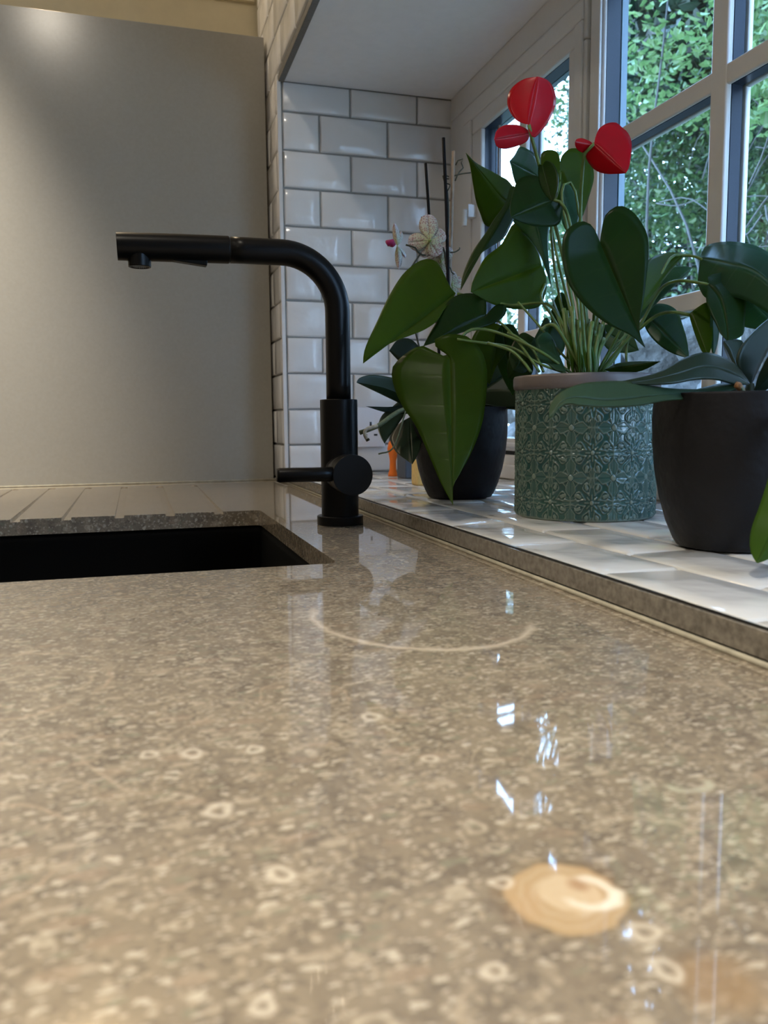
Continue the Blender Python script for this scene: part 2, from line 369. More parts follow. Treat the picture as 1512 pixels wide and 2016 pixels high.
M_ANTHY = leaf_mat('anthurium_leaf_pale', (0.030, 0.062, 0.005), (0.038, 0.070, 0.008), (0.09, 0.14, 0.02), trans=0.3, tcol=(0.30, 0.42, 0.02))
M_ANTHB = leaf_mat('anthurium_leaf_bluish', (0.0217, 0.0620, 0.0341), (0.0310, 0.0744, 0.0310), (0.1364, 0.2108, 0.1364), rough=0.3, trans=0.3)
M_ORCH = leaf_mat('orchid_leaf', (0.0108, 0.0228, 0.0108), (0.0180, 0.0240, 0.0120), (0.0210, 0.0360, 0.0180), rough=0.38, trans=0.06, veins=0, vamt=0.5, spec=0.35)
M_ORCHG = leaf_mat('orchid_leaf_greygreen', (0.0270, 0.0510, 0.0270), (0.0300, 0.0480, 0.0210), (0.0180, 0.0330, 0.0150), rough=0.4, trans=0.08, veins=0, vamt=0.6)
M_ORCHY = leaf_mat('orchid_leaf_fresh', (0.0360, 0.0840, 0.0090), (0.0360, 0.0720, 0.0120), (0.0480, 0.0900, 0.0180), rough=0.3, trans=0.2, veins=0)
M_SPATHE = leaf_mat('red_spathe', (0.3750, 0.0060, 0.0150), (0.3150, 0.0090, 0.0150), (0.4125, 0.0375, 0.0375), rough=0.2, trans=0.30, tcol=(0.9, 0.03, 0.03), veins=0, vamt=0.18, spec=0.3)
M_STEM = simple('anthurium_stem', (0.10, 0.17, 0.04), 0.4, nscale=100, nvar=0.2)
M_STEMD = simple('dark_stem', (0.03, 0.035, 0.02), 0.5)
def petal_mat():
    m, t, b = newmat('spotted_petal'); setc(b, None, 0.5)
    g = N(t, 'ShaderNodeNewGeometry'); uv = N(t, 'ShaderNodeUVMap'); s = N(t, 'ShaderNodeSeparateXYZ'); L(t, uv.outputs[0], s.inputs[0])
    v = N(t, 'ShaderNodeTexVoronoi'); v.inputs['Scale'].default_value = 520; L(t, g.outputs['Position'], v.inputs['Vector'])
    base = mixc(t, s.outputs[1], (0.34, 0.38, 0.15), (0.46, 0.40, 0.42))
    sp = ramp(t, v.outputs['Distance'], 0.48, 0.34)
    L(t, mixc(t, mathn(t, 'MULTIPLY', sp, 0.75), base, (0.22, 0.05, 0.08)), b.inputs['Base Color'])
    return m
M_PETAL = petal_mat()
def potg_mat():
    m, t, b = newmat('celadon_relief_glaze'); setc(b, None, 0.12, 0, 0.6)
    a = N(t, 'ShaderNodeAttribute'); a.attribute_name = 'relief'
    g = N(t, 'ShaderNodeNewGeometry'); n = noise(t, g.outputs['Position'], 25, 2)
    lo = mixc(t, ramp(t, n.outputs[0], 0.35, 0.65), (0.030, 0.085, 0.080), (0.040, 0.105, 0.085))
    c = N(t, 'ShaderNodeValToRGB'); e = c.color_ramp.elements; e[0].position = 0.15; e[0].color = (0, 0, 0, 1); e[1].position = 0.9; e[1].color = (1, 1, 1, 1)
    L(t, a.outputs['Fac'], c.inputs[0])
    L(t, mixc(t, c.outputs[0], lo, (0.20, 0.26, 0.21)), b.inputs['Base Color'])
    return m
M_POTG = potg_mat()
def potd_mat():
    m, t, b = newmat('charcoal_stoneware'); setc(b, (0.018, 0.020, 0.024), 0.5, 0, 0.2)
    g = N(t, 'ShaderNodeNewGeometry'); n = noise(t, g.outputs['Position'], 28, 3); n2 = noise(t, g.outputs['Position'], 300, 2)
    L(t, mixc(t, n.outputs[0], (0.005, 0.005, 0.006), (0.014, 0.014, 0.016)), b.inputs['Base Color'])
    bump(t, b, mathn(t, 'ADD', n.outputs[0], mathn(t, 'MULTIPLY', n2.outputs[0], 0.06)), 0.8, 0.004)
    return m
M_POTD = potd_mat()

# ------------------------------------------------------------------ room shell
XK, XW, YR, ZS, ZT = 0.28, 0.615, 1.57, 0.018, 0.745
YN = -0.35
ZC, ZF = 1.45, -0.90
w_ = MB().box(XK, 0.665, YR, 2.0, ZF, ZC).box(XK, 0.665, YN, YR, ZF, -0.001).box(XK, 0.665, YN, YR, ZT, ZC).box(XK, 0.665, -2.4, YN, ZF, ZC)
struct(w_.obj('wall_right', M_GROUT))
struct(MB().box(-2.4, XK, 1.80, 2.0, ZF, ZC).obj('wall_far', M_BEIGE))
struct(MB().box(-2.5, -2.4, -2.4, 2.0, ZF, ZC).obj('wall_left', M_ROOM))
struct(MB().box(-2.5, 0.70, -2.5, -2.4, ZF, ZC).obj('wall_near', M_ROOM))
struct(MB().box(-2.5, 0.70, -2.5, 2.0, ZC, ZC+0.1).obj('ceiling', M_WHITEP))
struct(MB().box(-2.5, 0.70, -2.5, 2.0, ZF-0.1, ZF).obj('floor', M_FLOOR))
struct(MB().box(XK+0.004, 0.66, YN, YR-0.002, ZT-0.006, ZT-0.0003).obj('ceiling_window_recess', M_WHITEP))
struct(MB().box(XK-0.003, XK+0.008, YN, YR, ZT-0.009, ZT+0.003).obj('trim_1', M_TRIMG, bevel=0.001))
struct(MB().box(-2.4, XK-0.009, 1.788, 1.80, 0.975, 1.02).obj('trim_2', M_BEIGE, bevel=0.002))
# ceiling spot fittings
# tiled surfaces: one mesh each, every tile its own pillowed slab
def tile_vf(o, ex, ey, ez, wd, ht, th, rnd):
    """slab with pillowed edge; o corner, ex/ey in-plane, ez outwards"""
    e = 0.0025; n = 7; V = []; F = []
    tilt = [rnd.uniform(-0.0009, 0.0009) for _ in range(4)]
    us = [0, e*0.35, e, wd*0.3, wd*0.7, wd-e, wd-e*0.35, wd]; vs = [0, e*0.35, e, ht*0.3, ht*0.7, ht-e, ht-e*0.35, ht]
    jx = [rnd.uniform(-0.0006, 0.0006) for _ in range(8)]
    for i, u in enumerate(us):
        for j, v in enumerate(vs):
            d = min(i, 7-i, j, 7-j); h = (0, 0.75, 1, 1)[min(d, 3)]
            fu, fv = u/wd, v/ht
            z = th*h + (tilt[0]*(1-fu)*(1-fv)+tilt[1]*fu*(1-fv)+tilt[2]*(1-fu)*fv+tilt[3]*fu*fv)*(1 if d else 0)
            wob = jx[j] if i in (0, 7) else 0; wob2 = jx[i] if j in (0, 7) else 0
            V.append(o + ex*(u+wob) + ey*(v+wob2) + ez*z)
    for i in range(7):
        for j in range(7): F.append([i*8+j, (i+1)*8+j, (i+1)*8+j+1, i*8+j+1])
    b = len(V)
    V += [o, o+ex*wd, o+ex*wd+ey*ht, o+ey*ht]
    return V[:64], F
def tiled(name, mat, o, ex, ey, ez, rows, cols_fn, gap, th, seed):
    rnd = random.Random(seed); mb = MB()
    for ri, (v0, v1) in enumerate(rows):
        for (u0, u1) in cols_fn(ri):
            if u1-u0 < 0.008: continue
            V, F = tile_vf(o + ex*(u0+gap/2) + ey*(v0+gap/2), ex, ey, ez, u1-u0-gap, v1-v0-gap, th, rnd); mb.add(V, F)
    ob = mesh_obj(name, mb.V, mb.F, mat, None, True); struct(ob); return ob
def spans(joints, lo, hi):
    js = [lo] + [j for j in joints if lo+0.003 < j < hi-0.003] + [hi]
    return list(zip(js[:-1], js[1:]))
zl = [0.074+0.068*k for k in range(-1, 10)]
rowz = spans(zl, ZS+0.001, ZT-0.006)
X_, Y_, Z_ = Vector((1, 0, 0)), Vector((0, 1, 0)), Vector((0, 0, 1))
def rev_cols(ri):
    k = (len(rowz)-1-ri) % 2
    js = [0.280+0.133*i for i in range(5)] if k == 0 else [0.220+0.133*i for i in range(6)]
    return spans(js, XK+0.003, XW+0.004)
tiled('wall_window_reveal', M_TILE, Vector((0, YR-0.0, 0)), X_, Z_, -Y_, rowz, rev_cols, 0.0032, 0.0045, 1)
# left reveal edge trim
struct(MB().box(XK-0.0055, XK+0.0015, YR-0.0055, YR+0.001, ZS, ZT-0.006).obj('trim_3', M_UPVC, bevel=0.0005))
# main wall tiles beyond the reveal and over the recess
zl2 = [0.074+0.068*k for k in range(-2, 22)]
rowz2 = spans(zl2, 0.001, ZC-0.001)
def wall_cols(ri):
    z0 = rowz2[ri][0]; k = ri % 2
    lo = YR+0.002 if z0 < ZT-0.03 else 0.2
    js = [0.2+0.133*i + (0.0665 if k else 0) for i in range(14)]
    return spans(js, lo, 1.785)
tiled('wall_right_tiles', M_TILE, Vector((XK, 0, 0)), Y_, Z_, -X_, rowz2, wall_cols, 0.003, 0.0045, 2)
# sill
rowx = spans([0.347+0.065*i for i in range(5)], XK+0.0035, XW-0.008)
def sill_cols(ri):
    js = [0.461+0.133*i + (0.0665 if ri % 2 else 0) for i in range(-7, 10)]
    return spans(js, YN, YR-0.001)
s_ = struct(MB().box(XK+0.003, XW+0.03, YN, YR-0.0005, 0.0002, ZS-0.004).obj('trim_window_sill_bed', M_GROUTL))
s_.name = 'trim_4'
sl = tiled('window_sill_tiles', M_TILES, Vector((0, 0, ZS-0.0045)), Y_, X_, Z_, rowx, sill_cols, 0.0032, 0.0045, 3)
struct(MB().box(XK+0.0012, XK+0.0032, YN, YR-0.0005, 0.0003, ZS+0.0002).obj('trim_5', M_TRIMM))
struct(MB().box(XK-0.0015, XK+0.0010, YN, YR-0.006, 0.0040, ZS-0.0006).obj('trim_6', M_STONE2, bevel=0.0004))
struct(MB().tube([(XK-0.0008, YN, 0.0012), (XK-0.0008, 1.675, 0.0012)], 0.0019, 10).obj('trim_7', M_SILI, smooth=True))
struct(MB().tube([(-1.15, 1.679, 0.001), (XK-0.004, 1.679, 0.001)], 0.0022, 8).obj('trim_8', M_SILI, smooth=True))

# ------------------------------------------------------------------ window
win = bpy.data.objects.new('window_1', None); COL.objects.link(win); win.location = (XW, 0.6, ZS); win['kind'] = 'structure'
def ring(mb, x0, x1, y0, y1, z0, z1, ty0, ty1, tz0, tz1):
    mb.box(x0, x1, y0, y1, z0, z0+tz0).box(x0, x1, y0, y1, z1-tz1, z1)
    mb.box(x0, x1, y0, y0+ty0, z0+tz0, z1-tz1).box(x0, x1, y1-ty1, y1, z0+tz0, z1-tz1)
fr = MB(); ring(fr, XW, XW+0.0245, YN, YR, ZS-0.004, ZT-0.006, 0.06, 0.074, 0.045, 0.043)
fr.box(XW, XW+0.0245, 1.014, 1.050, ZS+0.04, ZT-0.04)                     # mullion
fr.box(XW, XW+0.0245, YN+0.05, 1.02, ZS+0.04, 0.088)                       # fixed light bottom bead
fr.box(XW-0.010, XW, YN, YR-0.006, ZS, ZS+0.024)
fr.obj('window_frame', M_UPVC, win, bevel=0.003)
MB().box(XW-0.0045, XW-0.0005, 1.018, 1.030, ZS+0.026, ZT-0.05).obj('mullion_bead', M_UPVC, win, bevel=0.0015)
SY0, SY1, SZ0, SZ1 = 1.053, 1.490, 0.066, 0.693
seal = MB(); ring(seal, XW+0.004, XW+0.02, 1.049, 1.496, 0.058, 0.698, 0.006, 0.008, 0.01, 0.008)
seal.obj('seal', M_SEAL, win)
sash = MB(); ring(sash, XW-0.004, XW+0.0245, SY0, SY1, SZ0, SZ1, 0.048, 0.080, 0.022, 0.058)
so = sash.obj('sash', M_UPVC, win, bevel=0.003)
# raised moulding step on the sash
st = MB(); ring(st, XW-0.008, XW-0.003, SY0+0.006, SY1-0.006, SZ0+0.006, SZ1-0.006, 0.020, 0.035, 0.008, 0.026)
st.obj('moulding', M_UPVC, so, bevel=0.002)
def light(y0, y1, z0, z1, ybars, zbars, parent):
    """glazed opening: dark rebate, pane, glazing bars"""
    g = MB(); e = 0.0008
    ring(g, XW+0.004, XW+0.0242, y0-0.003, y1+0.003, z0-0.003, z1+0.003, 0.003+e, 0.003+e, 0.003+e, 0.003+e)
    for yb in ybars: g.box(XW+0.010, XW+0.0235, yb-0.0115, yb+0.0115, z0, z1)
    for zb in zbars: g.box(XW+0.010, XW+0.0235, y0, y1, zb-0.0095, zb+0.0095)
    g.obj('glazing_spacer', M_GASKET, parent)
    MB().box(XW+0.0248, XW+0.0268, y0-0.002, y1+0.002, z0-0.002, z1+0.002).obj('pane', M_GLASS, parent)
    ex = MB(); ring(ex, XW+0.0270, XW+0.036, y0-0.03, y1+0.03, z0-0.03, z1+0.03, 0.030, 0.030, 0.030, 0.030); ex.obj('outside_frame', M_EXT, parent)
    for yb in ybars:
        b = MB().box(XW+0.001, XW+0.009, yb-0.013, yb+0.013, z0, z1).box(XW+0.0275, XW+0.034, yb-0.013, yb+0.013, z0, z1)
        b.obj('glazing_bar', M_UPVC, parent, bevel=0.0025)
    for zb in zbars:
        b = MB().box(XW+0.002, XW+0.008, y0, y1, zb-0.011, zb+0.011).box(XW+0.0275, XW+0.034, y0, y1, zb-0.011, zb+0.011)
        b.obj('glazing_bar', M_UPVC, parent, bevel=0.0025)
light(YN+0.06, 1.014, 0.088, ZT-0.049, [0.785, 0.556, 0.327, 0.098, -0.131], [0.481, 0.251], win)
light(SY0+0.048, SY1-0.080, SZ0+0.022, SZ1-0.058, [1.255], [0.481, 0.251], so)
MB().box(XW+0.019, XW+0.0235, SY1-0.106, SY1-0.100, SZ0+0.022, SZ1-0.060).obj('spacer_strip', M_SPACER, so)
hb = MB().box(XW-0.020, XW-0.004, 1.428, 1.444, 0.485, 0.507).tube([(XW-0.016, 1.436, 0.497), (XW-0.024, 1.436, 0.497), (XW-0.025, 1.436, 0.470)], [0.005, 0.006, 0.0045], 12)
hb.obj('window_handle', M_UPVC, so, bevel=0.002)

# ------------------------------------------------------------------ worktop with sink cut-out and drainer grooves
def prism(pts, z0, z1):
    n = len(pts); V = [(x, y, z0) for x, y in pts] + [(x, y, z1) for x, y in pts]
    F = [list(range(n))[::-1], [n+i for i in range(n)]] + [[i, (i+1) % n, n+(i+1) % n, n+i] for i in range(n)]
    return V, F
def rrect(x0, x1, y0, y1, r, n=8):
    out = []
    for cx, cy, a0 in ((x1-r, y0+r, -PI/2), (x1-r, y1-r, 0), (x0+r, y1-r, PI/2), (x0+r, y0+r, PI)):
        for k in range(n+1): a = a0+PI/2*k/n; out.append((cx+r*math.cos(a), cy+r*math.sin(a)))
    return out
slab = mesh_obj('worktop', *prism([(-0.36, -0.55), (XK-0.0017, -0.55), (XK-0.0017, 1.787), (-0.36, 1.787)], -0.02, 0.0), M_STONE, None, False)
cutters = [prism(rrect(-0.33, 0.158, 0.658, 1.100, 0.010), -0.05, 0.01)]
grooves = [((-0.147, 1.615), (-0.145, 1.09)), ((-0.084, 1.600), (-0.0855, 1.09)), ((-0.021, 1.590), (-0.022, 1.09)), ((0.042, 1.585), (0.041, 1.09)), ((0.1045, 1.585), (0.1035, 1.09)), ((-0.21, 1.62), (-0.21, 1.09)), ((-0.273, 1.62), (-0.273, 1.09))]
for (a, b_) in grooves:
    r = 0.0058; pts = [(a[0]+r*math.cos(t*PI/8), a[1]+r*math.sin(t*PI/8)) for t in range(9)] + [(b_[0]-r, b_[1]), (b_[0]+r, b_[1])]
    V = [(x, y, (-0.0008 if y > 1.3 else -0.0034)) for x, y in pts] + [(x, y, 0.01) for x, y in pts]
    n = len(pts); F = [list(range(n))[::-1], [n+i for i in range(n)]] + [[i, (i+1) % n, n+(i+1) % n, n+i] for i in range(n)]
    cutters.append((V, F))
for V, F in cutters:
    cu = mesh_obj('cutter', V, F, None, None, False)
    bm_ = slab.modifiers.new('cut', 'BOOLEAN'); bm_.object = cu; bm_.operation = 'DIFFERENCE'; bm_.solver = 'EXACT'
    bpy.context.view_layer.update()
    dg = bpy.context.evaluated_depsgraph_get(); nm = bpy.data.meshes.new_from_object(slab.evaluated_get(dg))
    slab.modifiers.clear(); slab.data = nm; bpy.data.objects.remove(cu)
if not nm.materials: nm.materials.append(M_STONE)
bv = slab.modifiers.new('b', 'BEVEL'); bv.width = 0.0016; bv.segments = 2; bv.limit_method = 'ANGLE'; bv.angle_limit = math.radians(50)
tag(slab, 'polished beige fossil limestone worktop with drainer grooves and sink cut-out', 'worktop')
# sink bowl
def bowl():
    mb = MB(); outs = []
    for (ins, z) in ((-0.012, -0.0202), (0.0, -0.0202), (0.002, -0.03), (0.006, -0.19), (0.03, -0.205)):
        outs.append([(x, y, z) for x, y in rrect(-0.333-0+ins, 0.160-ins, 0.655+ins, 1.103-ins, 0.012 if ins < 0.006 else 0.02)])
    n = len(outs[0])
    for o in outs: mb.V += o
    for i in range(len(outs)-1):
        for k in range(n): mb.F.append([i*n+k, i*n+(k+1) % n, (i+1)*n+(k+1) % n, (i+1)*n+k])
    mb.F.append([(len(outs)-1)*n+k for k in range(n)])
    return mb
sk = thing('kitchen_sink', 'black granite undermount sink below the worktop cut-out', 'sink', (-0.09, 0.88, -0.21))
bw = bowl().obj('bowl', M_SINK, sk, smooth=True); so_ = bw.modifiers.new('s', 'SOLIDIFY'); so_.thickness = 0.006; so_.offset = -1
V, F = lathe([(0.0, -0.2035), (0.030, -0.2035), (0.040, -0.2025), (0.042, -0.2045)], -0.09, 0.88, 32); mesh_obj('drain', V, F, M_BLACK, sk)
# base cabinet carrying the worktop
cb = thing('base_cabinet', 'grey base cabinet under the limestone worktop', 'cabinet', (-0.04, 0.6, ZF))
MB().box(-0.34, -0.322, -0.53, 1.795, ZF, -0.0205).obj('front_panel', M_CAB, cb, bevel=0.002)
MB().box(-0.32, 0.276, -0.53, -0.512, ZF, -0.0205).obj('side_panel', M_CAB, cb)

# grey splash panel standing at the far end
pn = MB().box(-1.10, XK-0.009, 1.680, 1.745, 0.0005, 0.860).obj('splashback_panel', M_PANEL, bevel=0.001)
tag(pn, 'tall plain grey satin panel at the far end of the worktop', 'panel')

# ------------------------------------------------------------------ tap
TX, TY = 0.2235, 0.915
tp = thing('kitchen_tap', 'matt black pull-out kitchen tap with side lever', 'tap', (TX, TY, 0))
V, F = lathe([(0.0262, 0.0003), (0.0265, 0.001), (0.0265, 0.0095), (0.0260, 0.0105), (0.0212, 0.0106)], TX, TY, 64); mesh_obj('base_flange', V, F, M_BLACK, tp); bev(tp.children[0], 0.0004)
V, F = lathe([(0.0212, 0.0095), (0.0212, 0.1412), (0.0208, 0.142), (0.0132, 0.1421)], TX, TY, 64); bdy = mesh_obj('body', V, F, M_BLACK, tp); bev(bdy, 0.0004)
pts = [(TX, TY, 0.138), (TX, TY, 0.16), (TX, TY, 0.20), (TX, TY, 0.238)]
R = 0.062
for k in range(1, 17):
    a = PI/2*k/16; pts.append((TX-R+R*math.cos(a), TY, 0.239+R*math.sin(a)))
pts += [(0.12, TY, 0.301), (0.1062, TY, 0.3008)]
mesh_obj('spout_pipe', *tube_vf(pts, 0.01385, 40), M_BLACK, tp)
sp_ = [(0.1052, TY, 0.3008), (0.104, TY, 0.3008), (0.05, TY, 0.3000), (0.0, TY, 0.2988), (-0.0095, TY, 0.2985)]
hd = mesh_obj('pull_out_spray', *tube_vf(sp_, [0.0138, 0.0144, 0.0144, 0.0142, 0.0140], 40), M_BLACK, tp); bev(hd, 0.0004)
mesh_obj('joint_ring', *tube_vf([(0.1066, TY, 0.3008), (0.1048, TY, 0.3008)], 0.0131, 32), M_SEAL, hd)
V, F = lathe([(0.0118, 0.292), (0.0118, 0.2795), (0.0112, 0.2785), (0.0095, 0.2785), (0.0093, 0.2795), (0.002, 0.2795)], 0.0125, TY, 40); nz = mesh_obj('nozzle', V, F, M_BLACK, hd); bev(nz, 0.0003)
mb = MB()
for i in range(-4, 5):
    for j in range(-4, 5):
        if i*i+j*j < 17: mb.box(0.0125+i*0.0018-0.0005, 0.0125+i*0.0018+0.0005, TY+j*0.0018-0.0005, TY+j*0.0018+0.0005, 0.2786, 0.2796)
mb.obj('aerator', simple('grey_aerator', (0.12, 0.12, 0.12), 0.4), nz)
bt = MB().add([(0.046, TY-0.006, 0.288), (0.046, TY+0.006, 0.288), (0.082, TY+0.006, 0.288), (0.082, TY-0.006, 0.288), (0.046, TY-0.006, 0.2862), (0.046, TY+0.006, 0.2862), (0.081, TY+0.006, 0.2822), (0.081, TY-0.006, 0.2822)],
              [[0, 1, 2, 3], [4, 7, 6, 5], [0, 4, 5, 1], [1, 5, 6, 2], [2, 6, 7, 3], [3, 7, 4, 0]]).obj('spray_button', M_BLACK, hd, bevel=0.0008)
def ycyl(x, z, y0, y1, r, n=56): return tube_vf([(x, y0, z), (x, y0+(y1-y0)*0.02, z), (x, y1-(y1-y0)*0.02, z), (x, y1, z)], [r*0.985, r, r, r*0.985], n)
kz = 0.0595
mesh_obj('valve_housing', *ycyl(TX+0.001, kz, TY-0.036, TY-0.012, 0.0215), M_BLACK, tp)
V, F = ycyl(TX+0.001, kz, TY-0.0565, TY-0.0375, 0.0222); kn = mesh_obj('handle_knob', V, F, M_BLACK, tp); bev(kn, 0.0004)
V, F = tube_vf([(TX-0.012, TY-0.047, kz+0.0012), (TX-0.03, TY-0.047, kz+0.0012), (TX-0.0775, TY-0.047, kz+0.0014), (TX-0.080, TY-0.047, kz+0.0014)], [0.0078, 0.0078, 0.0078, 0.0068], 28)
mesh_obj('lever', V, F, M_BLACK, kn)

# ------------------------------------------------------------------ socket and small things at the far end of the sill
sc = thing('wall_socket', 'white three-pin wall socket on the tiled reveal behind the tap', 'socket', (0.430, YR-0.005, 0.107))
MB().box(0.388, 0.473, YR-0.0145, YR-0.0048, 0.068, 0.146).obj('face_plate', M_SOCKET, sc, bevel=0.002)
h = MB()
h.box(0.4415, 0.4455, YR-0.0150, YR-0.0143, 0.109, 0.117).box(0.4295, 0.4360, YR-0.0150, YR-0.0143, 0.090, 0.0935).box(0.4500, 0.4570, YR-0.0150, YR-0.0143, 0.090, 0.0935)
h.obj('pin_hole', M_HOLE, sc)
MB().box(0.400, 0.412, YR-0.0162, YR-0.0143, 0.104, 0.118).obj('rocker_switch', M_SOCKET, sc, bevel=0.001)

og = on(775, 938, 2, ZS)
def orange():
    ox, oy = og.x, og.y; s = 0.00098
    tg = thing('animal_figurine', 'orange plastic figurine with two flared feet by the tiled reveal', 'figurine', (ox, oy, ZS))
    mb = MB()
    zs = [(0, 0.0085), (0.004, 0.0083), (0.012, 0.0062), (0.028, 0.0058), (0.040, 0.008), (0.050, 0.011), (0.060, 0.009), (0.068, 0.004)]
    mb.tube([(ox-0.002+0.001*i*0.3, oy, ZS+0.0002+z) for i, (z, r) in enumerate(zs)], [r for z, r in zs], 24)
    zs = [(0, 0.0085), (0.004, 0.0080), (0.012, 0.0058), (0.024, 0.0055), (0.038, 0.008), (0.046, 0.010), (0.054, 0.004)]
    mb.tube([(ox+0.029-0.0008*i, oy, ZS+0.0002+z) for i, (z, r) in enumerate(zs)], [r for z, r in zs], 24)
    mb.tube(cr_spline([(ox-0.002, oy, ZS+0.050), (ox+0.012, oy, ZS+0.054), (ox+0.027, oy, ZS+0.045)], 12), 0.0105, 20)
    mb.obj('body', M_ORANGE, tg, smooth=True)
    mb2 = MB().tube([(ox+0.034, oy+0.002, ZS+0.058), (ox+0.042, oy+0.002, ZS+0.066), (ox+0.046, oy+0.002, ZS+0.078), (ox+0.044, oy+0.002, ZS+0.086)], [0.007, 0.011, 0.010, 0.005], 20)
    mb2.obj('head', M_ORANGE, tg, smooth=True)
orange()
p = on(806, 943, 2, ZS)
tag(MB().box(p.x-0.007, p.x+0.010, p.y, p.y+0.05, ZS+0.0002, ZS+0.052).obj('storage_tin', M_GREYB, bevel=0.003, seg=3), 'small dark grey tin between the orange figurine and the far pot', 'tin')
p = on(829, 957, 2, ZS)
tag(MB().box(p.x-0.006, p.x+0.022, p.y, p.y+0.03, ZS+0.0002, ZS+0.040).obj('candle_box', M_CORK, bevel=0.003, seg=3), 'small yellow box half hidden behind the far dark pot', 'box')

# ------------------------------------------------------------------ pots
def dark_pot(cx, cy, rt, H, parent, sq=1.0):
    z0 = ZS+0.0004
    prof = [(0.0, 0.001), (rt*0.55, 0.0), (rt*0.66, 0.001), (rt*0.71, 0.006), (rt*0.80, H*0.16), (rt*0.89, H*0.32), (rt*0.955, H*0.50), (rt*0.99, H*0.68), (rt*1.0, H*0.84), (rt*0.985, H*0.985), (rt*0.975, H), (rt*0.945, H), (rt*0.93, H*0.985), (rt*0.93, H*0.80), (0.0, H*0.80)]
    # densify
    q = []
    for (a, b_) in zip(prof[:-1], prof[1:]):
        for k in range(3): q.append((a[0]+(b_[0]-a[0])*k/3, a[1]+(b_[1]-a[1])*k/3))
    q.append(prof[-1]); q[0] = (0.001, q[0][1]); q[-1] = (0.001, q[-1][1])
    V, F = lathe(q, cx, cy, 96, z0)
    o = mesh_obj('pot', V, F, M_POTD, parent); bev(o, 0.0006)
    V, F = lathe([(0.001, H*0.86), (rt*0.92, H*0.85), (rt*0.92, H*0.80), (0.001, H*0.80)], cx, cy, 48, z0)
    mesh_obj('bark_compost', V, F, M_SOIL, parent)

# ------------------------------------------------------------------ leaves
def leaf(parent, mat, base, tip, Lp, Rp, dl=0.0, dr=0.0, k=0.10, mid=None, name='leaf', th=0.0007, n=30, m=7, wave=0.0):
    """leaf blade from real positions: base/tip (px,py,depth), both edges; dl/dr = how far each edge recedes; k = bulge"""
    A, B = Vector(base), Vector(tip)
    mids = cr_spline([A] + [Vector(q) for q in (mid or [])] + [B], 60)
    ax = Vector((B.x-A.x, B.y-A.y)); al = max(ax.length, 1e-6); ax /= al
    V = []; F = []; UV = []
    def midat(t): f = t*59; i = min(int(f), 58); return mids[i].lerp(mids[i+1], f-i)
    for side, (E, off) in enumerate(((Lp, dl), (Rp, dr))):
        pts3 = [Vector((e[0], e[1], 0)) for e in E]
        dd = cr_spline([Vector((A.x, A.y, 0))] + pts3 + [Vector((B.x, B.y, 0))], n)
        ts = []; cur = 0
        for i, p in enumerate(dd):
            pr = ((p.x-A.x)*ax.x + (p.y-A.y)*ax.y)/al; cur = max(cur, min(1, max(0, pr))); ts.append(0.80*cur + 0.20*i/(n-1))
        lat = [abs((p.x-midat(t).x)*(-ax.y)+(p.y-midat(t).y)*ax.x) for p, t in zip(dd, ts)]
        lm = max(lat) or 1
        b0 = len(V)
        for i, (p, t) in enumerate(zip(dd, ts)):
            mm = midat(t); De = mm.z + off*(lat[i]/lm) + wave*math.sin(i*1.1)*lat[i]/lm
            for j in range(m):
                u = j/(m-1); x = mm.x+(p.x-mm.x)*u; y = mm.y+(p.y-mm.y)*u
                D = mm.z+(De-mm.z)*u - 0.13*k*math.sin(PI*u)*lat[i]/FPX*mm.z
                V.append(P(x, y, D)); UV.append((u, i/(n-1)))
        for i in range(n-1):
            for j in range(m-1):
                q = [b0+i*m+j, b0+i*m+j+1, b0+(i+1)*m+j+1, b0+(i+1)*m+j]
                F.append(q if side == 0 else q[::-1])
    o = mesh_obj(name, V, F, mat, parent, True, uv=UV)
    s = o.modifiers.new('s', 'SOLIDIFY'); s.thickness = th; s.offset = 0
    return o
def stalk(parent, pts, r=0.0018, mat=None, name='stem', n=16):
    q = cr_spline([P(*p) for p in pts], n)
    return mesh_obj(name, *tube_vf(q, r, 8), mat or M_STEM, parent)

# ---- far orchid (behind the anthurium)
p1c = Vector((0.4034, 0.994, ZS))
o1 = thing('potted_orchid', 'spotted orchid in the far charcoal pot, with black support sticks', 'potted plant', p1c)
dark_pot(p1c.x, p1c.y, 0.0612, 0.116, o1)
OD = 1.085
leaf(o1, M_ORCHG, (800, 800, 1.08), (702, 753, 0.98), [(790, 752), (765, 742), (730, 738), (708, 744)], [(790, 778), (760, 764), (730, 757), (712, 754)], 0.02, -0.01, name='leaf')
leaf(o1, M_ORCH, (805, 805, 1.08), (757, 873, 0.98), [(790, 789), (770, 803), (752, 818), (744, 840), (749, 858)], [(783, 800), (775, 822), (766, 845), (762, 862)], 0.01, 0.01)
leaf(o1, M_ORCH, (806, 822, 1.07), (812, 914, 0.99), [(785, 835), (770, 855), (768, 868), (780, 890), (800, 906)], [(826, 822), (832, 850), (828, 880), (820, 900)], 0.01, 0.01)
leaf(o1, M_ORCH, (870, 800, 1.09), (766, 690, 1.06), [(845, 720), (815, 672), (785, 668)], [(850, 770), (815, 735), (785, 710)], 0.01, 0.01)
leaf(o1, M_ORCH, (900, 812, 1.09), (1080, 800, 1.00), [(930, 775), (975, 766), (1020, 770), (1060, 785)], [(935, 795), (980, 800), (1020, 808), (1060, 810)], 0.0, -0.02)
leaf(o1, M_ORCH, (900, 805, 1.09), (1060, 690, 1.07), [(930, 745), (980, 705), (1030, 680)], [(945, 790), (1000, 770), (1045, 720)], 0.0, -0.01)
leaf(o1, M_ORCH, (890, 805, 1.09), (720, 800, 1.04), [(850, 792), (800, 796), (760, 802)], [(850, 812), (800, 815), (760, 812)], 0.0, 0.0)
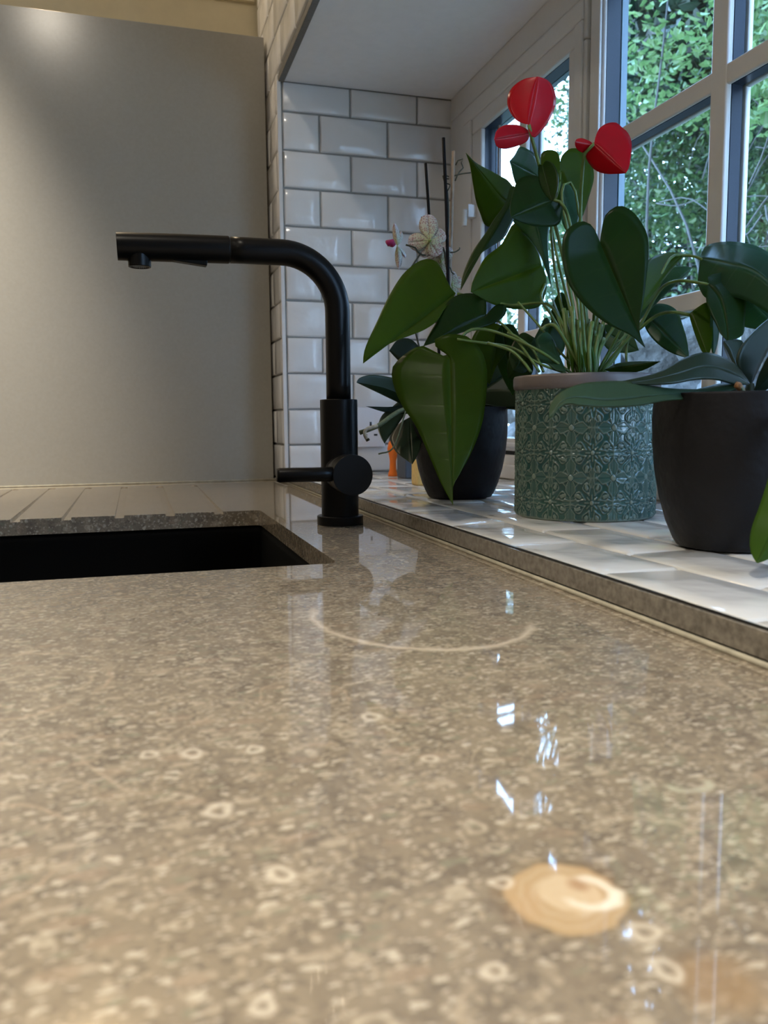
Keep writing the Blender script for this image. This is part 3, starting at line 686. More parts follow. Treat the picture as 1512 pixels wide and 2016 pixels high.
stalk(o1, [(890, 800, OD), (850, 800, 1.05), (790, 808, 1.0), (745, 838, 0.985), (708, 852, 0.98)], 0.0028, M_ROOTG, 'aerial_root')
stalk(o1, [(743, 838, 0.98), (722, 845, 0.975), (718, 855, 0.97), (723, 866, 0.97)], 0.0021, M_ROOT, 'aerial_root')
stalk(o1, [(723, 864, 0.97), (725, 868, 0.97)], 0.0024, M_TWIG, 'root_tip', n=3)
stalk(o1, [(800, 806, 1.0), (775, 880, 1.0), (745, 894, 1.0)], 0.001, M_ROOTG, 'aerial_root')
# canes
stalk(o1, [(838, 322, 1.12), (848, 470, 1.11), (872, 800, OD)], 0.0021, M_STICKB, 'support_stick')
stalk(o1, [(873, 272, 1.10), (880, 450, 1.09), (886, 800, 1.08)], 0.0024, M_STICKB, 'support_stick')
stalk(o1, [(893, 298, 1.12), (884, 590, 1.11), (880, 800, 1.09)], 0.0024, M_CANE, 'bamboo_cane')
stalk(o1, [(886, 798, OD), (888, 600, 1.085), (878, 520, 1.09), (874, 490, 1.09), (866, 488, 1.09), (852, 501, 1.085), (828, 501, 1.08), (818, 488, 1.075), (806, 484, 1.07), (799, 482, 1.07)], 0.0012, M_STEMD, 'flower_stem', n=40)
stalk(o1, [(826, 502, 1.08), (812, 525, 1.07), (800, 560, 1.07), (830, 700, 1.08), (870, 800, 1.08)], 0.0012, M_STEMD, 'flower_stem')
stalk(o1, [(877, 520, 1.09), (883, 440, 1.10), (881, 380, 1.10), (873, 352, 1.10), (872, 346, 1.10)], 0.0010, M_TWIG, 'twig')
for tw in ([(875, 352, 1.10), (884, 352, 1.10)], [(875, 361, 1.10), (886, 364, 1.1), (880, 378, 1.1)], [(876, 345, 1.10), (884, 348, 1.1)],
           [(896, 356, 1.11), (903, 340, 1.11), (912, 330, 1.11), (907, 318, 1.11), (911, 313, 1.11), (900, 317, 1.11), (897, 325, 1.11)], [(895, 346, 1.11), (910, 342, 1.11), (927, 340, 1.11)],
           [(886, 497, 1.09), (896, 496, 1.09), (904, 491, 1.09), (905, 487, 1.09)], [(877, 523, 1.09), (886, 527, 1.09), (890, 537, 1.09), (895, 540, 1.09)], [(829, 428, 1.11), (838, 427, 1.11)]):
    stalk(o1, tw, 0.0009, M_TWIG, 'twig', n=8)
def petal(par, c, a, ln, wd, D, tilt=0.0):
    ca, sa = math.cos(a), math.sin(a); tx, ty = c[0]+ca*ln, c[1]-sa*ln
    def q(f, s): return (c[0]+ca*ln*f - sa*wd*s*-1, c[1]-sa*ln*f + ca*wd*s)
    return leaf(par, M_PETAL, (c[0], c[1], D), (tx, ty, D+tilt), [q(0.12, 0.30), q(0.4, 0.95), q(0.7, 1.0), q(0.93, 0.6)], [q(0.12, -0.30), q(0.4, -0.95), q(0.7, -1.0), q(0.93, -0.6)], 0.002, 0.002, 0.15, name='petal', th=0.0005, n=14, m=4)
def flower(par, c, D, scale, angs, lip=True):
    e = bpy.data.objects.new('flower', bpy.data.meshes.new('flower'))
    V, F = tube_vf([P(c[0]-2, c[1], D-0.002), P(c[0], c[1], D-0.004), P(c[0]+2, c[1]+1, D-0.002)], [0.001, 0.0026, 0.001], 10)
    core = mesh_obj('flower', V, F, M_MAG if lip else simple('green_flower_back', (0.25, 0.30, 0.08), 0.5), par)
    for i, (a, ln, wd) in enumerate(angs): petal(core, c, math.radians(a), ln*scale, wd*scale, D + (0.001 if i % 2 else -0.001), 0.006)
    return core
flower(o1, (846, 474), 1.075, 1.0, [(95, 52, 18), (28, 34, 16), (185, 43, 17), (235, 36, 17), (300, 34, 16)], lip=False)
flower(o1, (868, 515), 1.10, 1.0, [(120, 26, 13), (60, 34, 14), (180, 30, 10), (270, 30, 14)], lip=False)
flower(o1, (890, 560), 1.12, 1.0, [(90, 26, 9), (20, 22, 12), (270, 30, 14), (200, 22, 12)], lip=False)
# side-on flower
fl = mesh_obj('flower', *tube_vf([P(776, 484, 1.06), P(771, 478, 1.058), P(765, 479, 1.056), P(766, 484, 1.056)], [0.003, 0.0052, 0.0050, 0.002], 12), M_MAG, o1)
for (tx, ty, wl, wr, dd) in ((776, 438, 5, 7, 0.0), (785, 531, 5, 7, 0.0), (798, 508, 4, 6, 0.03), (790, 455, 4, 6, 0.03)):
    cx, cy = 782, 484
    leaf(fl, M_PETAL, (cx, cy, 1.065), (tx, ty, 1.065+dd), [(cx-wl+(tx-cx)*.3, cy+(ty-cy)*.3), (cx-wl+(tx-cx)*.7, cy+(ty-cy)*.7)], [(cx+wr+(tx-cx)*.3, cy+(ty-cy)*.3), (cx+wr+(tx-cx)*.7, cy+(ty-cy)*.7)], 0.008, 0.012, 0.2, name='petal', th=0.0005, n=14, m=4)

# ---- anthurium in the patterned pot
gc = Vector((0.449, 0.762, ZS))
an = thing('potted_anthurium', 'red-flowered anthurium in the teal relief-patterned pot', 'potted plant', gc)
GR, GH = 0.0725, 0.133
def relief(u, v):
    """u,v in cells, returns 0..1 ridge height"""
    h = 0.0
    def ridge(d, wd): return max(0.0, 1 - abs(d)/wd)
    su, sv = (u % 1)-0.5, (v % 1)-0.5                       # about the star
    fu, fv = ((u+0.5) % 1)-0.5, ((v+0.5) % 1)-0.5           # about the flower
    rf = math.hypot(fu, fv); af = math.atan2(fv, fu)
    if rf < 0.062: return 1.0*min(1, (0.068-rf)/0.015)
    if rf < 0.078: return 0.1
    b_ = (af+PI/4) % (PI/2) - PI/4
    xp = rf*math.cos(b_); yp = rf*math.sin(b_)
    if 0.05 < xp < 0.40:
        g = (xp-0.05)/0.35; wv = 0.115*math.sin(PI*min(1, g*0.62+0.12))
        if g > 0.62: wv *= (1-g)/0.38
        if abs(yp) < wv+0.014:
            if abs(yp) > wv-0.014: return 0.95*ridge(abs(yp)-wv, 0.018)
            return 0.3 - 0.18*(abs(yp) < 0.010)
    r = math.hypot(su, sv); a = math.atan2(sv, su)
    if r > 0.36:
        h = max(h, 0.9*ridge(abs(math.hypot(fu, fv))-0.455, 0.020), 0.6*ridge(math.hypot(fu, fv)-0.41, 0.014))
    h = max(h, 0.8*ridge(r-0.50, 0.020), 0.7*ridge(abs(su)-0.018, 0.014)*(abs(sv) > 0.3), 0.7*ridge(abs(sv)-0.018, 0.014)*(abs(su) > 0.3))
    h = max(h, min(1, max(0, (0.055-r)/0.02)))
    ak = ((a+PI/8) % (PI/4))-PI/8
    if 0.07 < r < 0.17: h = max(h, 0.9*max(0, 1-abs(r*math.sin(ak))/0.022))
    a2 = a % (PI/4) - PI/8
    x = r*math.cos(a2); y = r*math.sin(a2)
    f = (x-0.15)/0.28
    if 0 < f < 1:
        wv = 0.088*math.sin(PI*f**1.7)
        h = max(h, 0.95*ridge(abs(y)-wv, 0.020), 0.7*(abs(y) < wv*0.45 and f > 0.45))
    return h
NU, NV = 616, 176
V = []; F = []; RL = []
z0, z1 = ZS+0.0006, ZS+GH
for j in range(NV+1):
    fz = j/NV; z = z0+(z1-z0)*fz
    for i in range(NU):
        th_ = 2*PI*i/NU; rr = relief(i/NU*11, fz*(GH/0.0485)+0.12)
        e = 1.0
        if fz < 0.02: e = fz/0.02
        RL.append(rr*e + (0.9*(1-e)))
        rad = GR - 0.0018 + 0.0018*rr*e - 0.0006*(1-e)
        V.append((gc.x+rad*math.cos(th_), gc.y+rad*math.sin(th_), z))
for j in range(NV):
    for i in range(NU): F.append([j*NU+i, j*NU+(i+1) % NU, (j+1)*NU+(i+1) % NU, (j+1)*NU+i])
F.append(list(range(NU))[::-1])
mesh_obj('pot', V, F, M_POTG, an, True, attr={'relief': RL})
V, F = lathe([(GR-0.006, GH-0.004), (GR-0.001, GH-0.004), (GR+0.0012, GH-0.002), (GR+0.0018, GH+0.002), (GR+0.0018, GH+0.008), (GR+0.0008, GH+0.0105), (GR-0.003, GH+0.0108), (GR-0.005, GH+0.008), (GR-0.006, GH-0.02)], gc.x, gc.y, 96, ZS)
mesh_obj('pot_rim', V, F[:-2], M_RIM, an)
V, F = lathe([(0.001, GH-0.004), (GR-0.0062, GH-0.006), (GR-0.0062, GH-0.014), (0.001, GH-0.014)], gc.x, gc.y, 48, ZS); mesh_obj('compost', V, F, M_SOIL, an)
# blades. (px,py,depth)
leaf(an, M_ANTH, (1181, 478, .745), (1270, 684, .715),
     [(1168, 448), (1150, 436), (1130, 441), (1110, 462), (1107, 503), (1114, 546), (1133, 580), (1165, 615), (1202, 641), (1240, 659)],
     [(1185, 450), (1191, 425), (1205, 411), (1222, 405), (1245, 416), (1263, 439), (1275, 465), (1277, 503), (1273, 546), (1267, 592), (1259, 635), (1261, 664)], -0.012, -0.004, 0.0, name='leaf')
leaf(an, M_ANTHY, (886, 698, .86), (892, 995, .80),
     [(870, 701), (852, 697), (834, 681), (811, 688), (782, 711), (771, 732), (778, 768), (793, 801), (817, 836), (834, 872), (852, 914), (870, 955)],
     [(868, 690), (852, 674), (870, 661), (897, 658), (924, 665), (948, 691), (958, 723), (959, 753), (954, 807), (945, 848), (927, 893), (906, 932), (890, 962)], 0.02, 0.008, 0.12, wave=0.001)
leaf(an, M_ANTHY, (897, 578, .92), (715, 715, .83),
     [(886, 565), (874, 540), (863, 519), (846, 510), (824, 515), (799, 534), (783, 554), (763, 588), (744, 629), (722, 677), (716, 697)],
     [(890, 590), (874, 610), (860, 632), (835, 649), (808, 660), (774, 673), (744, 688), (724, 701)], 0.02, -0.015, 0.12)
leaf(an, M_ANTH, (957, 622, .90), (833, 682, .87),
     [(956, 592), (936, 579), (908, 579), (886, 590), (873, 608), (860, 633), (846, 656)],
     [(968, 608), (981, 599), (997, 602), (994, 620), (974, 636), (941, 647), (908, 655), (872, 669)], 0.02, 0.0, 0.15)
leaf(an, M_ANTHY, (1066, 522, .95), (927, 575, .90),
     [(1060, 500), (1045, 472), (1025, 452), (1011, 440), (998, 462), (985, 483), (957, 505), (943, 528), (930, 556)],
     [(1074, 540), (1077, 556), (1073, 580), (1061, 604), (1027, 609), (986, 604), (957, 593), (940, 582)], -0.01, 0.01, 0.15)
leaf(an, M_ANTHY, (985, 640, .96), (964, 757, .95),
     [(960, 635), (935, 655), (925, 690), (940, 730), (955, 748)],
     [(1000, 640), (1008, 665), (997, 694), (978, 720), (969, 742)], 0.0, 0.0, 0.1)
leaf(an, M_ANTH, (988, 640, .95), (1010, 780, .97), [(975, 660), (975, 700), (990, 745)], [(1010, 640), (1025, 670), (1025, 715), (1018, 755)], 0, 0, 0.1)
leaf(an, M_ANTHY, (1006, 402, .96), (917, 301, .90),
     [(1014, 378), (1000, 356), (985, 347), (969, 338), (950, 328), (935, 319)],
     [(990, 430), (970, 445), (955, 443), (946, 422), (937, 396), (931, 361), (925, 325)], 0.012, 0.012, 0.05, mid=[(985, 386, .945), (950, 343, .925)])
leaf(an, M_ANTH, (1018, 372, .90), (907, 571, .83),
     [(1005, 366), (995, 400), (972, 433), (958, 456), (932, 494), (916, 528), (909, 552)],
     [(1028, 395), (1015, 425), (1006, 443), (992, 468), (966, 486), (938, 506), (918, 536)], 0.01, 0.012, 0.05)
leaf(an, M_ANTHB, (1060, 347, .88), (1003, 318, .83),
     [(1058, 325), (1052, 304), (1041, 295), (1024, 289), (1014, 305)],
     [(1055, 362), (1035, 362), (1018, 365), (1010, 345), (1007, 330)], 0.0, 0.015, 0.12)
leaf(an, M_ANTH, (1087, 394, .84), (1006, 428, .80),
     [(1080, 370), (1062, 349), (1040, 346), (1019, 356), (1008, 385), (1004, 408)],
     [(1106, 395), (1106, 425), (1098, 443), (1075, 447), (1047, 444), (1022, 436)], 0.02, 0.012, 0.15)
leaf(an, M_ANTH, (1068, 326, .82), (1087, 397, .80),
     [(1061, 324), (1060, 346), (1066, 370), (1076, 386)],
     [(1076, 316), (1090, 323), (1098, 341), (1099, 364), (1094, 386)], 0.012, -0.01, 0.2)
leaf(an, M_ANTHY, (1103, 338, .90), (1139, 441, .90),
     [(1102, 312), (1096, 299), (1081, 295), (1066, 302), (1066, 330), (1082, 375), (1104, 420), (1120, 438)],
     [(1104, 312), (1116, 296), (1133, 292), (1150, 303), (1165, 324), (1169, 350), (1162, 379), (1150, 418)], 0.0, 0.015, 0.12)
leaf(an, M_ANTHB, (1104, 362, .875), (1122, 462, .88), [(1103, 390), (1105, 430), (1112, 450)], [(1122, 365), (1134, 390), (1140, 425), (1132, 450)], 0, 0.01, 0.1)
leaf(an, M_ANTHB, (1055, 437, .93), (1085, 566, .92),
     [(1030, 430), (1009, 433), (1022, 449), (1045, 473), (1063, 502), (1077, 540)],
     [(1079, 446), (1079, 470), (1079, 495), (1082, 530)], 0.01, 0.01, 0.1)
# right hand group
leaf(an, M_ANTHY, (1345, 503, .86), (1240, 632, .80), [(1325, 497), (1294, 502), (1272, 517), (1255, 550), (1245, 600)], [(1335, 515), (1322, 526), (1308, 546), (1288, 584), (1265, 612)], 0.01, 0.01, 0.1)
leaf(an, M_ANTHB, (1362, 527, .90), (1250, 640, .88), [(1340, 524), (1312, 531), (1285, 548), (1262, 585)], [(1350, 545), (1330, 562), (1307, 575), (1275, 612)], 0.01, 0.01, 0.1)
leaf(an, M_ANTHB, (1379, 509, .84), (1600, 650, .72),
     [(1383, 491), (1398, 481), (1432, 476), (1472, 480), (1502, 491), (1535, 515), (1575, 560), (1595, 610)],
     [(1375, 540), (1376, 565), (1395, 590), (1440, 585), (1478, 596), (1512, 617), (1560, 650)], 0.05, 0.01, 0.10, mid=[(1435, 520, .80), (1500, 545, .77)])
leaf(an, M_ANTH, (1394, 560, .80), (1432, 672, .76),
     [(1390, 590), (1398, 615), (1408, 635), (1418, 656)],
     [(1393, 545), (1410, 539), (1435, 534), (1456, 539), (1467, 553), (1469, 589), (1466, 629), (1462, 660)], 0.0, 0.012, 0.15, mid=[(1418, 590, .785), (1430, 640, .77)])
leaf(an, M_ANTHB, (1270, 620, .90), (1357, 706, .86),
     [(1282, 604), (1295, 598), (1316, 601), (1334, 614), (1343, 638), (1352, 669)],
     [(1268, 638), (1279, 660), (1300, 681), (1325, 696)], 0.02, 0.0, 0.15)
leaf(an, M_ANTHY, (1356, 619, .84), (1394, 703, .81),
     [(1366, 652), (1376, 680), (1384, 695)],
     [(1374, 605), (1392, 595), (1401, 603), (1403, 640), (1401, 680)], 0.0, 0.0, 0.15)
leaf(an, M_ANTHB, (1400, 600, .83), (1404, 702, .82), [(1398, 630), (1398, 670)], [(1414, 618), (1415, 655), (1410, 685)], 0, 0.01, 0.1)
leaf(an, M_ANTHB, (1470, 585, .86), (1590, 700, .83), [(1500, 590), (1540, 615), (1575, 660)], [(1463, 620), (1463, 642), (1500, 652), (1545, 680)], 0.01, 0.01, 0.1)
leaf(an, M_ANTH, (1168, 645, .90), (1190, 672, .88), [(1166, 630), (1181, 635), (1192, 649)], [(1163, 660), (1168, 676), (1182, 675)], 0.0, 0.0, 0.1)
leaf(an, M_ANTHB, (1195, 655, .95), (1258, 690, .93), [(1190, 640), (1215, 640), (1245, 660)], [(1185, 670), (1200, 690), (1230, 695)], 0, 0, 0.1)
leaf(an, M_ANTHB, (1088, 668, .86), (1114, 731, .83), [(1078, 654), (1063, 658), (1054, 671), (1059, 690), (1050, 711), (1075, 716), (1094, 729)], [(1094, 680), (1092, 700), (1103, 714)], 0.0, 0.01, 0.15)
leaf(an, M_ANTH, (1052, 665, .92), (1010, 728, .90), [(1030, 655), (1012, 672), (1002, 700)], [(1058, 690), (1050, 715), (1030, 735)], 0.01, 0.01, 0.1)
leaf(an, M_ANTH, (1040, 700, .90), (1000, 745, .93), [(1020, 690), (1000, 710)], [(1050, 725), (1040, 745), (1020, 752)], 0.01, 0.01, 0.1)
leaf(an, M_ANTH, (1190, 728, .86), (1300, 712, .80), [(1215, 716), (1250, 712)], [(1215, 735), (1260, 731)], 0.01, 0, 0.1)
leaf(an, M_ANTH, (1120, 590, .98), (1085, 640, 1.0), [(1105, 575), (1092, 590), (1085, 615)], [(1125, 610), (1115, 640), (1100, 650)], 0, 0, 0.1)
leaf(an, M_ANTH, (1085, 640, 1.0), (1062, 690, .98), [(1075, 625), (1060, 650), (1050, 675)], [(1110, 650), (1110, 690), (1085, 710)], 0, 0, 0.1)
# stems
for sp2 in ([(1150, 735, .86), (1105, 600, .87), (1085, 450, .87), (1102, 362, .90), (1103, 340, .90)],
            [(1152, 735, .86), (1140, 620, .86), (1125, 500, .87), (1112, 410, .88)],
            [(1156, 735, .85), (1140, 560, .84), (1122, 440, .83), (1105, 400, .84), (1088, 394, .84)],
            [(1160, 735, .87), (1150, 600, .86), (1120, 470, .85), (1106, 380, .86), (1120, 358, .87), (1132, 375, .87), (1140, 425, .88), (1147, 440, .88)],
            [(1150, 735, .85), (1130, 640, .86), (1100, 520, .90), (1086, 450, .92)],
            [(1145, 735, .86), (1118, 680, .88), (1085, 620, .91), (1065, 588, .93), (1073, 560, .95)],
            [(1140, 732, .86), (1100, 690, .86), (1060, 640, .88), (1020, 595, .90)],
            [(1125, 735, .84), (1060, 690, .84), (980, 655, .87), (925, 650, .87), (890, 690, .86)],
            [(1115, 735, .84), (1060, 715, .84), (1010, 685, .86), (950, 675, .86), (900, 668, .855)],
            [(1045, 732, .83), (1030, 712, .84), (1005, 690, .85), (960, 675, .86)],
            [(1062, 732, .83), (1040, 700, .84), (1010, 660, .87), (985, 635, .90), (960, 622, .90)],
            [(1070, 732, .84), (1050, 690, .85), (1020, 665, .86), (1000, 655, .88)],
            [(1130, 735, .85), (1110, 660, .86), (1080, 600, .89), (1000, 600, .92), (900, 578, .92)],
            [(1170, 735, .88), (1168, 650, .87), (1175, 560, .80), (1180, 500, .76), (1182, 478, .75)],
            [(1165, 735, .86), (1150, 640, .88), (1128, 560, .90), (1118, 460, .90)],
            [(1175, 735, .87), (1200, 690, .86), (1240, 620, .84), (1290, 560, .84), (1320, 508, .85), (1345, 503, .86), (1379, 509, .84), (1410, 540, .82)],
            [(1180, 735, .88), (1215, 690, .87), (1260, 640, .86), (1300, 570, .85), (1335, 553, .83), (1370, 556, .81), (1396, 560, .80)],
            [(1185, 735, .88), (1225, 680, .88), (1270, 638, .87), (1300, 618, .86), (1330, 615, .85), (1357, 620, .84)],
            [(1180, 735, .89), (1205, 690, .89), (1240, 650, .90), (1262, 620, .90), (1272, 619, .90)],
            [(1190, 735, .89), (1220, 690, .91), (1232, 655, .92)],
            [(1168, 735, .87), (1180, 690, .88), (1210, 640, .88), (1225, 590, .87)],
            [(1155, 735, .85), (1120, 665, .85), (1100, 620, .88), (1088, 590, .93)],
            [(1148, 735, .84), (1100, 650, .84), (1080, 640, .85), (1065, 650, .85)],
            [(1235, 735, .87), (1233, 690, .88), (1240, 655, .88)],
            [(1160, 735, .84), (1158, 680, .85), (1160, 640, .86), (1168, 645, .89)]):
    stalk(an, sp2, random.uniform(0.0013, 0.0019), n=24)
for i in range(16):
    x = 1120+i*4.2; y2 = 600+random.uniform(0, 70); d = random.uniform(.82, .90)
    stalk(an, [(1140+i*2.2, 738, d), (x-2, (738+y2)/2, d), (x-10+i*1.4, y2, d+0.01)], random.uniform(0.0013, 0.0026), n=10)
for i in range(9):
    d = random.uniform(.82, .87); x = 1120+i*7
    leaf(an, M_ORCHY if i % 3 else M_SPACER and M_ANTHY, (x, 736, d), (x-8+random.uniform(-8, 8), 672+random.uniform(-25, 25), d), [(x-5, 710)], [(x+4, 708)], 0, 0, 0.3, name='sheath', n=8, m=3)
# red flowers
sA = leaf(an, M_SPATHE, (1040, 245, .84), (1058, 151, .84),
     [(1030, 243), (1017, 237), (1005, 222), (999, 205), (1001, 186), (1012, 169), (1032, 156)],
     [(1042, 258), (1051, 271), (1064, 260), (1081, 237), (1092, 212), (1094, 192), (1088, 171), (1076, 157)], 0.012, 0.018, 0.25, name='spathe')
sB = leaf(an, M_SPATHE, (1043, 262, .85), (973, 274, .80), [(1036, 254), (1017, 246), (993, 247), (978, 257)], [(1040, 274), (1027, 284), (997, 293), (979, 289)], 0.006, 0.014, 0.3, name='spathe')
stalk(an, [(1150, 735, .86), (1120, 560, .86), (1090, 430, .86), (1066, 340, .855), (1048, 275, .85), (1041, 246, .84)], 0.0019)
sC = leaf(an, M_SPATHE, (1170, 284, .80), (1232, 341, .79),
     [(1173, 268), (1181, 252), (1196, 243), (1213, 242), (1224, 251), (1236, 262), (1243, 280), (1242, 308), (1238, 330)],
     [(1162, 291), (1154, 306), (1159, 320), (1173, 335), (1193, 342), (1215, 342)], 0.012, 0.02, 0.25, name='spathe')
sD = leaf(an, M_SPATHE, (1168, 285, .805), (1132, 279, .80), [(1162, 279), (1147, 273), (1136, 274)], [(1162, 292), (1154, 301), (1140, 297), (1133, 288)], 0.005, 0.01, 0.2, name='spathe')
stalk(an, [(1165, 735, .87), (1150, 560, .86), (1143, 430, .85), (1147, 330, .82), (1152, 296, .81), (1160, 288, .805), (1170, 283, .80)], 0.0017)

# ---- near orchid in the right-hand dark pot
fb = on(1437, 1092, 2, ZS); dirv = Vector((fb.x, fb.y, 0)).normalized()
p2c = Vector((fb.x, fb.y, 0)) + dirv*0.0425; p2c.z = ZS
o2 = thing('potted_orchid', 'strap-leaved orchid in the near charcoal pot by the window', 'potted plant', p2c)
dark_pot(p2c.x, p2c.y, 0.0605, 0.1175, o2)
CD = 0.635
leaf(o2, M_ORCH, (1475, 757, CD), (1195, 757, .58), [(1466, 742), (1446, 718), (1410, 699), (1378, 696), (1340, 709), (1308, 729), (1262, 744)], [(1447, 757), (1412, 748), (1371, 747), (1325, 755), (1279, 757), (1235, 756)], 0.012, -0.006, 0.1, mid=[(1440, 735, .62), (1390, 722, .60), (1330, 738, .59), (1265, 752, .585)], th=0.0016)
leaf(o2, M_ORCHG, (1462, 762, .63), (1082, 823, .55),
     [(1447, 756), (1411, 762), (1383, 767), (1325, 766), (1279, 760), (1233, 752), (1187, 752), (1142, 757), (1105, 773), (1084, 797)],
     [(1425, 775), (1395, 785), (1356, 786), (1307, 789), (1264, 797), (1203, 801), (1142, 798), (1117, 794), (1096, 806)], 0.012, -0.004, 0.12, mid=[(1400, 775, .62), (1310, 778, .59), (1200, 790, .565), (1120, 785, .555)], th=0.0016)
leaf(o2, M_ORCH, (1476, 760, .64), (1560, 590, .66), [(1452, 718), (1457, 687), (1484, 653), (1520, 622)], [(1484, 742), (1487, 706), (1496, 668), (1530, 635)], -0.012, 0.01, 0.1, th=0.0016)
leaf(o2, M_ORCH, (1485, 768, .63), (1600, 640, .60), [(1495, 735), (1520, 690), (1560, 655)], [(1510, 765), (1550, 720), (1590, 680)], 0.0, 0.02, 0.1, th=0.0016)
leaf(o2, M_ORCH, (1465, 770, .62), (1345, 776, .66), [(1430, 756), (1390, 763)], [(1430, 772), (1390, 778)], 0.01, 0.01, 0.1, th=0.0016)
leaf(o2, M_ORCH, (1455, 735, .70), (1425, 672, .74), [(1440, 715), (1428, 690)], [(1462, 700), (1460, 672)], 0.01, 0.01, 0.1, th=0.0016)
leaf(o2, M_ORCHY, (1530, 790, .58), (1490, 1108, .505), [(1524, 900), (1512, 946), (1496, 997), (1483, 1032), (1477, 1060), (1479, 1088)], [(1590, 900), (1590, 1000), (1560, 1065), (1515, 1098)], 0.01, 0.01, 0.08, mid=[(1560, 900, .52), (1535, 1010, .505)], th=0.0016)
mesh_obj('stem', *tube_vf([P(1478, 810, .64), P(1476, 785, .64), P(1478, 755, .64)], [0.008, 0.007, 0.003], 14), M_ORCH, o2)
mesh_obj('cut_stem_end', *tube_vf([P(1466, 790, .61), P(1462, 770, .605), P(1453, 759, .60), P(1448, 757, .60)], [0.0015, 0.002, 0.0028, 0.0022], 10), simple('brown_stub', (0.30, 0.14, 0.05), 0.7, nscale=400, nvar=0.5), o2)
stalk(o2, [(1470, 795, .60), (1466, 775, .60), (1456, 757, .60)], 0.0012, M_ROOTG, 'aerial_root')

# ------------------------------------------------------------------ garden
def garden_leaf_mat(name, c1, c2, tr):
    m, t, b = newmat(name); setc(b, None, 0.4)
    out = [n for n in t.nodes if n.type == 'OUTPUT_MATERIAL'][0]
    g = N(t, 'ShaderNodeNewGeometry'); c = mixc(t, g.outputs['Random Per Island'], c1, c2); L(t, c, b.inputs['Base Color'])
    q = N(t, 'ShaderNodeBsdfTranslucent'); L(t, c, q.inputs[0]); mx = N(t, 'ShaderNodeMixShader'); mx.inputs[0].default_value = tr
    L(t, b.outputs[0], mx.inputs[1]); L(t, q.outputs[0], mx.inputs[2]); L(t, mx.outputs[0], out.inputs[0]); return m
M_G1 = garden_leaf_mat('hedge_leaf', (0.009, 0.032, 0.013), (0.064, 0.118, 0.034), 0.40)
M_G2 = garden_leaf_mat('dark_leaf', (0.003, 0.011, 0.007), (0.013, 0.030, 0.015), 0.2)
M_G3 = garden_leaf_mat('bright_leaf', (0.055, 0.12, 0.035), (0.14, 0.22, 0.075), 0.45)
M_BARK = simple('bark', (0.035, 0.033, 0.03), 0.8, nscale=40, nvar=0.3)
def clump(mb, c, R, n, size, rnd, flat=0.6):
    for _ in range(n):
        d = Vector((rnd.gauss(0, 1), rnd.gauss(0, 1), rnd.gauss(0, flat))).normalized()*R*rnd.random()**0.4
        p = c+d; a = Vector((rnd.gauss(0, 1), rnd.gauss(0, 1), rnd.gauss(0, 0.6))).normalized()
        b_ = a.cross(Vector((rnd.gauss(0, 0.5), rnd.gauss(0, 0.5), 1))).normalized(); nn = a.cross(b_)*0.12
        s = size*rnd.uniform(0.6, 1.3); w2 = s*0.28
        V = [p, p+a*s*0.35+b_*w2+nn*s, p+a*s*0.75+b_*w2*0.8+nn*s, p+a*s, p+a*s*0.75-b_*w2*0.8+nn*s, p+a*s*0.35-b_*w2+nn*s]
        mb.add(V, [[0, 1, 2, 3], [0, 3, 4, 5]])
def bush(name, label, cat, px0, px1, py0, py1, X0, X1, ncl, nleaf, size, R, mat, seed, group=None, keep=None, nbr=3, basez=-0.9):
    rnd = random.Random(seed); mb = MB(); cs = []
    for _ in range(ncl):
        px, py = rnd.uniform(px0, px1), rnd.uniform(py0, py1)
        if keep and not keep(px, py): continue
        c = on(px, py, 0, rnd.uniform(X0, X1)); cs.append(c); clump(mb, c, R*rnd.uniform(0.7, 1.3), nleaf, size, rnd)
    cx = on((px0+px1)/2, 700, 0, (X0+X1)/2)
    t_ = thing(name, label, cat, (cx.x, cx.y, basez), group)
    f = mb.obj('foliage', mat, t_, smooth=False); f['kind'] = 'stuff'
    for i in range(nbr):
        c = rnd.choice(cs); mid_ = Vector((cx.x, cx.y, basez)).lerp(c, 0.55)+Vector((rnd.uniform(-.2, .2), rnd.uniform(-.3, .3), 0.2))
        mesh_obj('branch', *tube_vf(cr_spline([(cx.x+rnd.uniform(-.1, .1), cx.y+rnd.uniform(-.2, .2), basez), mid_, c], 14), [0.009*(1-k/16)+0.0015 for k in range(14)], 6), M_BARK, t_)
    return t_
# trees and shrubs beyond the glass
bush('garden_tree', 'tall leafy tree seen through the upper left window pane', 'tree', 1040, 1240, -150, 330, 3.6, 4.6, 80, 60, 0.055, 0.28, M_G1, 11, 'garden trees', keep=lambda x, y: y < 235+(x-1060)*0.4 or random.random() < 0.15)
bush('hedge_shrub', 'dense mid green hedge behind the fixed window pane', 'shrub', 1190, 1640, -150, 520, 2.3, 3.0, 230, 70, 0.040, 0.17, M_G1, 12, 'hedge shrubs', keep=lambda x, y: not (1280 < x and 480 < y))
bush('hedge_shrub', 'bright young hedge growth high outside the fixed pane', 'shrub', 1200, 1640, -120, 250, 1.9, 2.3, 60, 45, 0.040, 0.12, M_G3, 13, 'hedge shrubs')
bush('hedge_shrub', 'dark shady shrub behind the green hedge outside', 'shrub', 1190, 1680, -200, 700, 3.6, 4.4, 380, 80, 0.075, 0.32, M_G2, 14, 'hedge shrubs')
bush('hedge_shrub', 'low green shrub outside the middle of the window', 'shrub', 1040, 1560, 300, 640, 2.3, 2.8, 70, 45, 0.035, 0.13, M_G1, 15, 'hedge shrubs', keep=lambda x, y: x > 1180 or y > 420)
bush('hedge_shrub', 'low shaded shrub outside the opening side of the window', 'shrub', 985, 1240, 420, 800, 2.6, 3.4, 200, 60, 0.05, 0.2, M_G1, 16, 'hedge shrubs')
mb = MB(); rnd = random.Random(5)
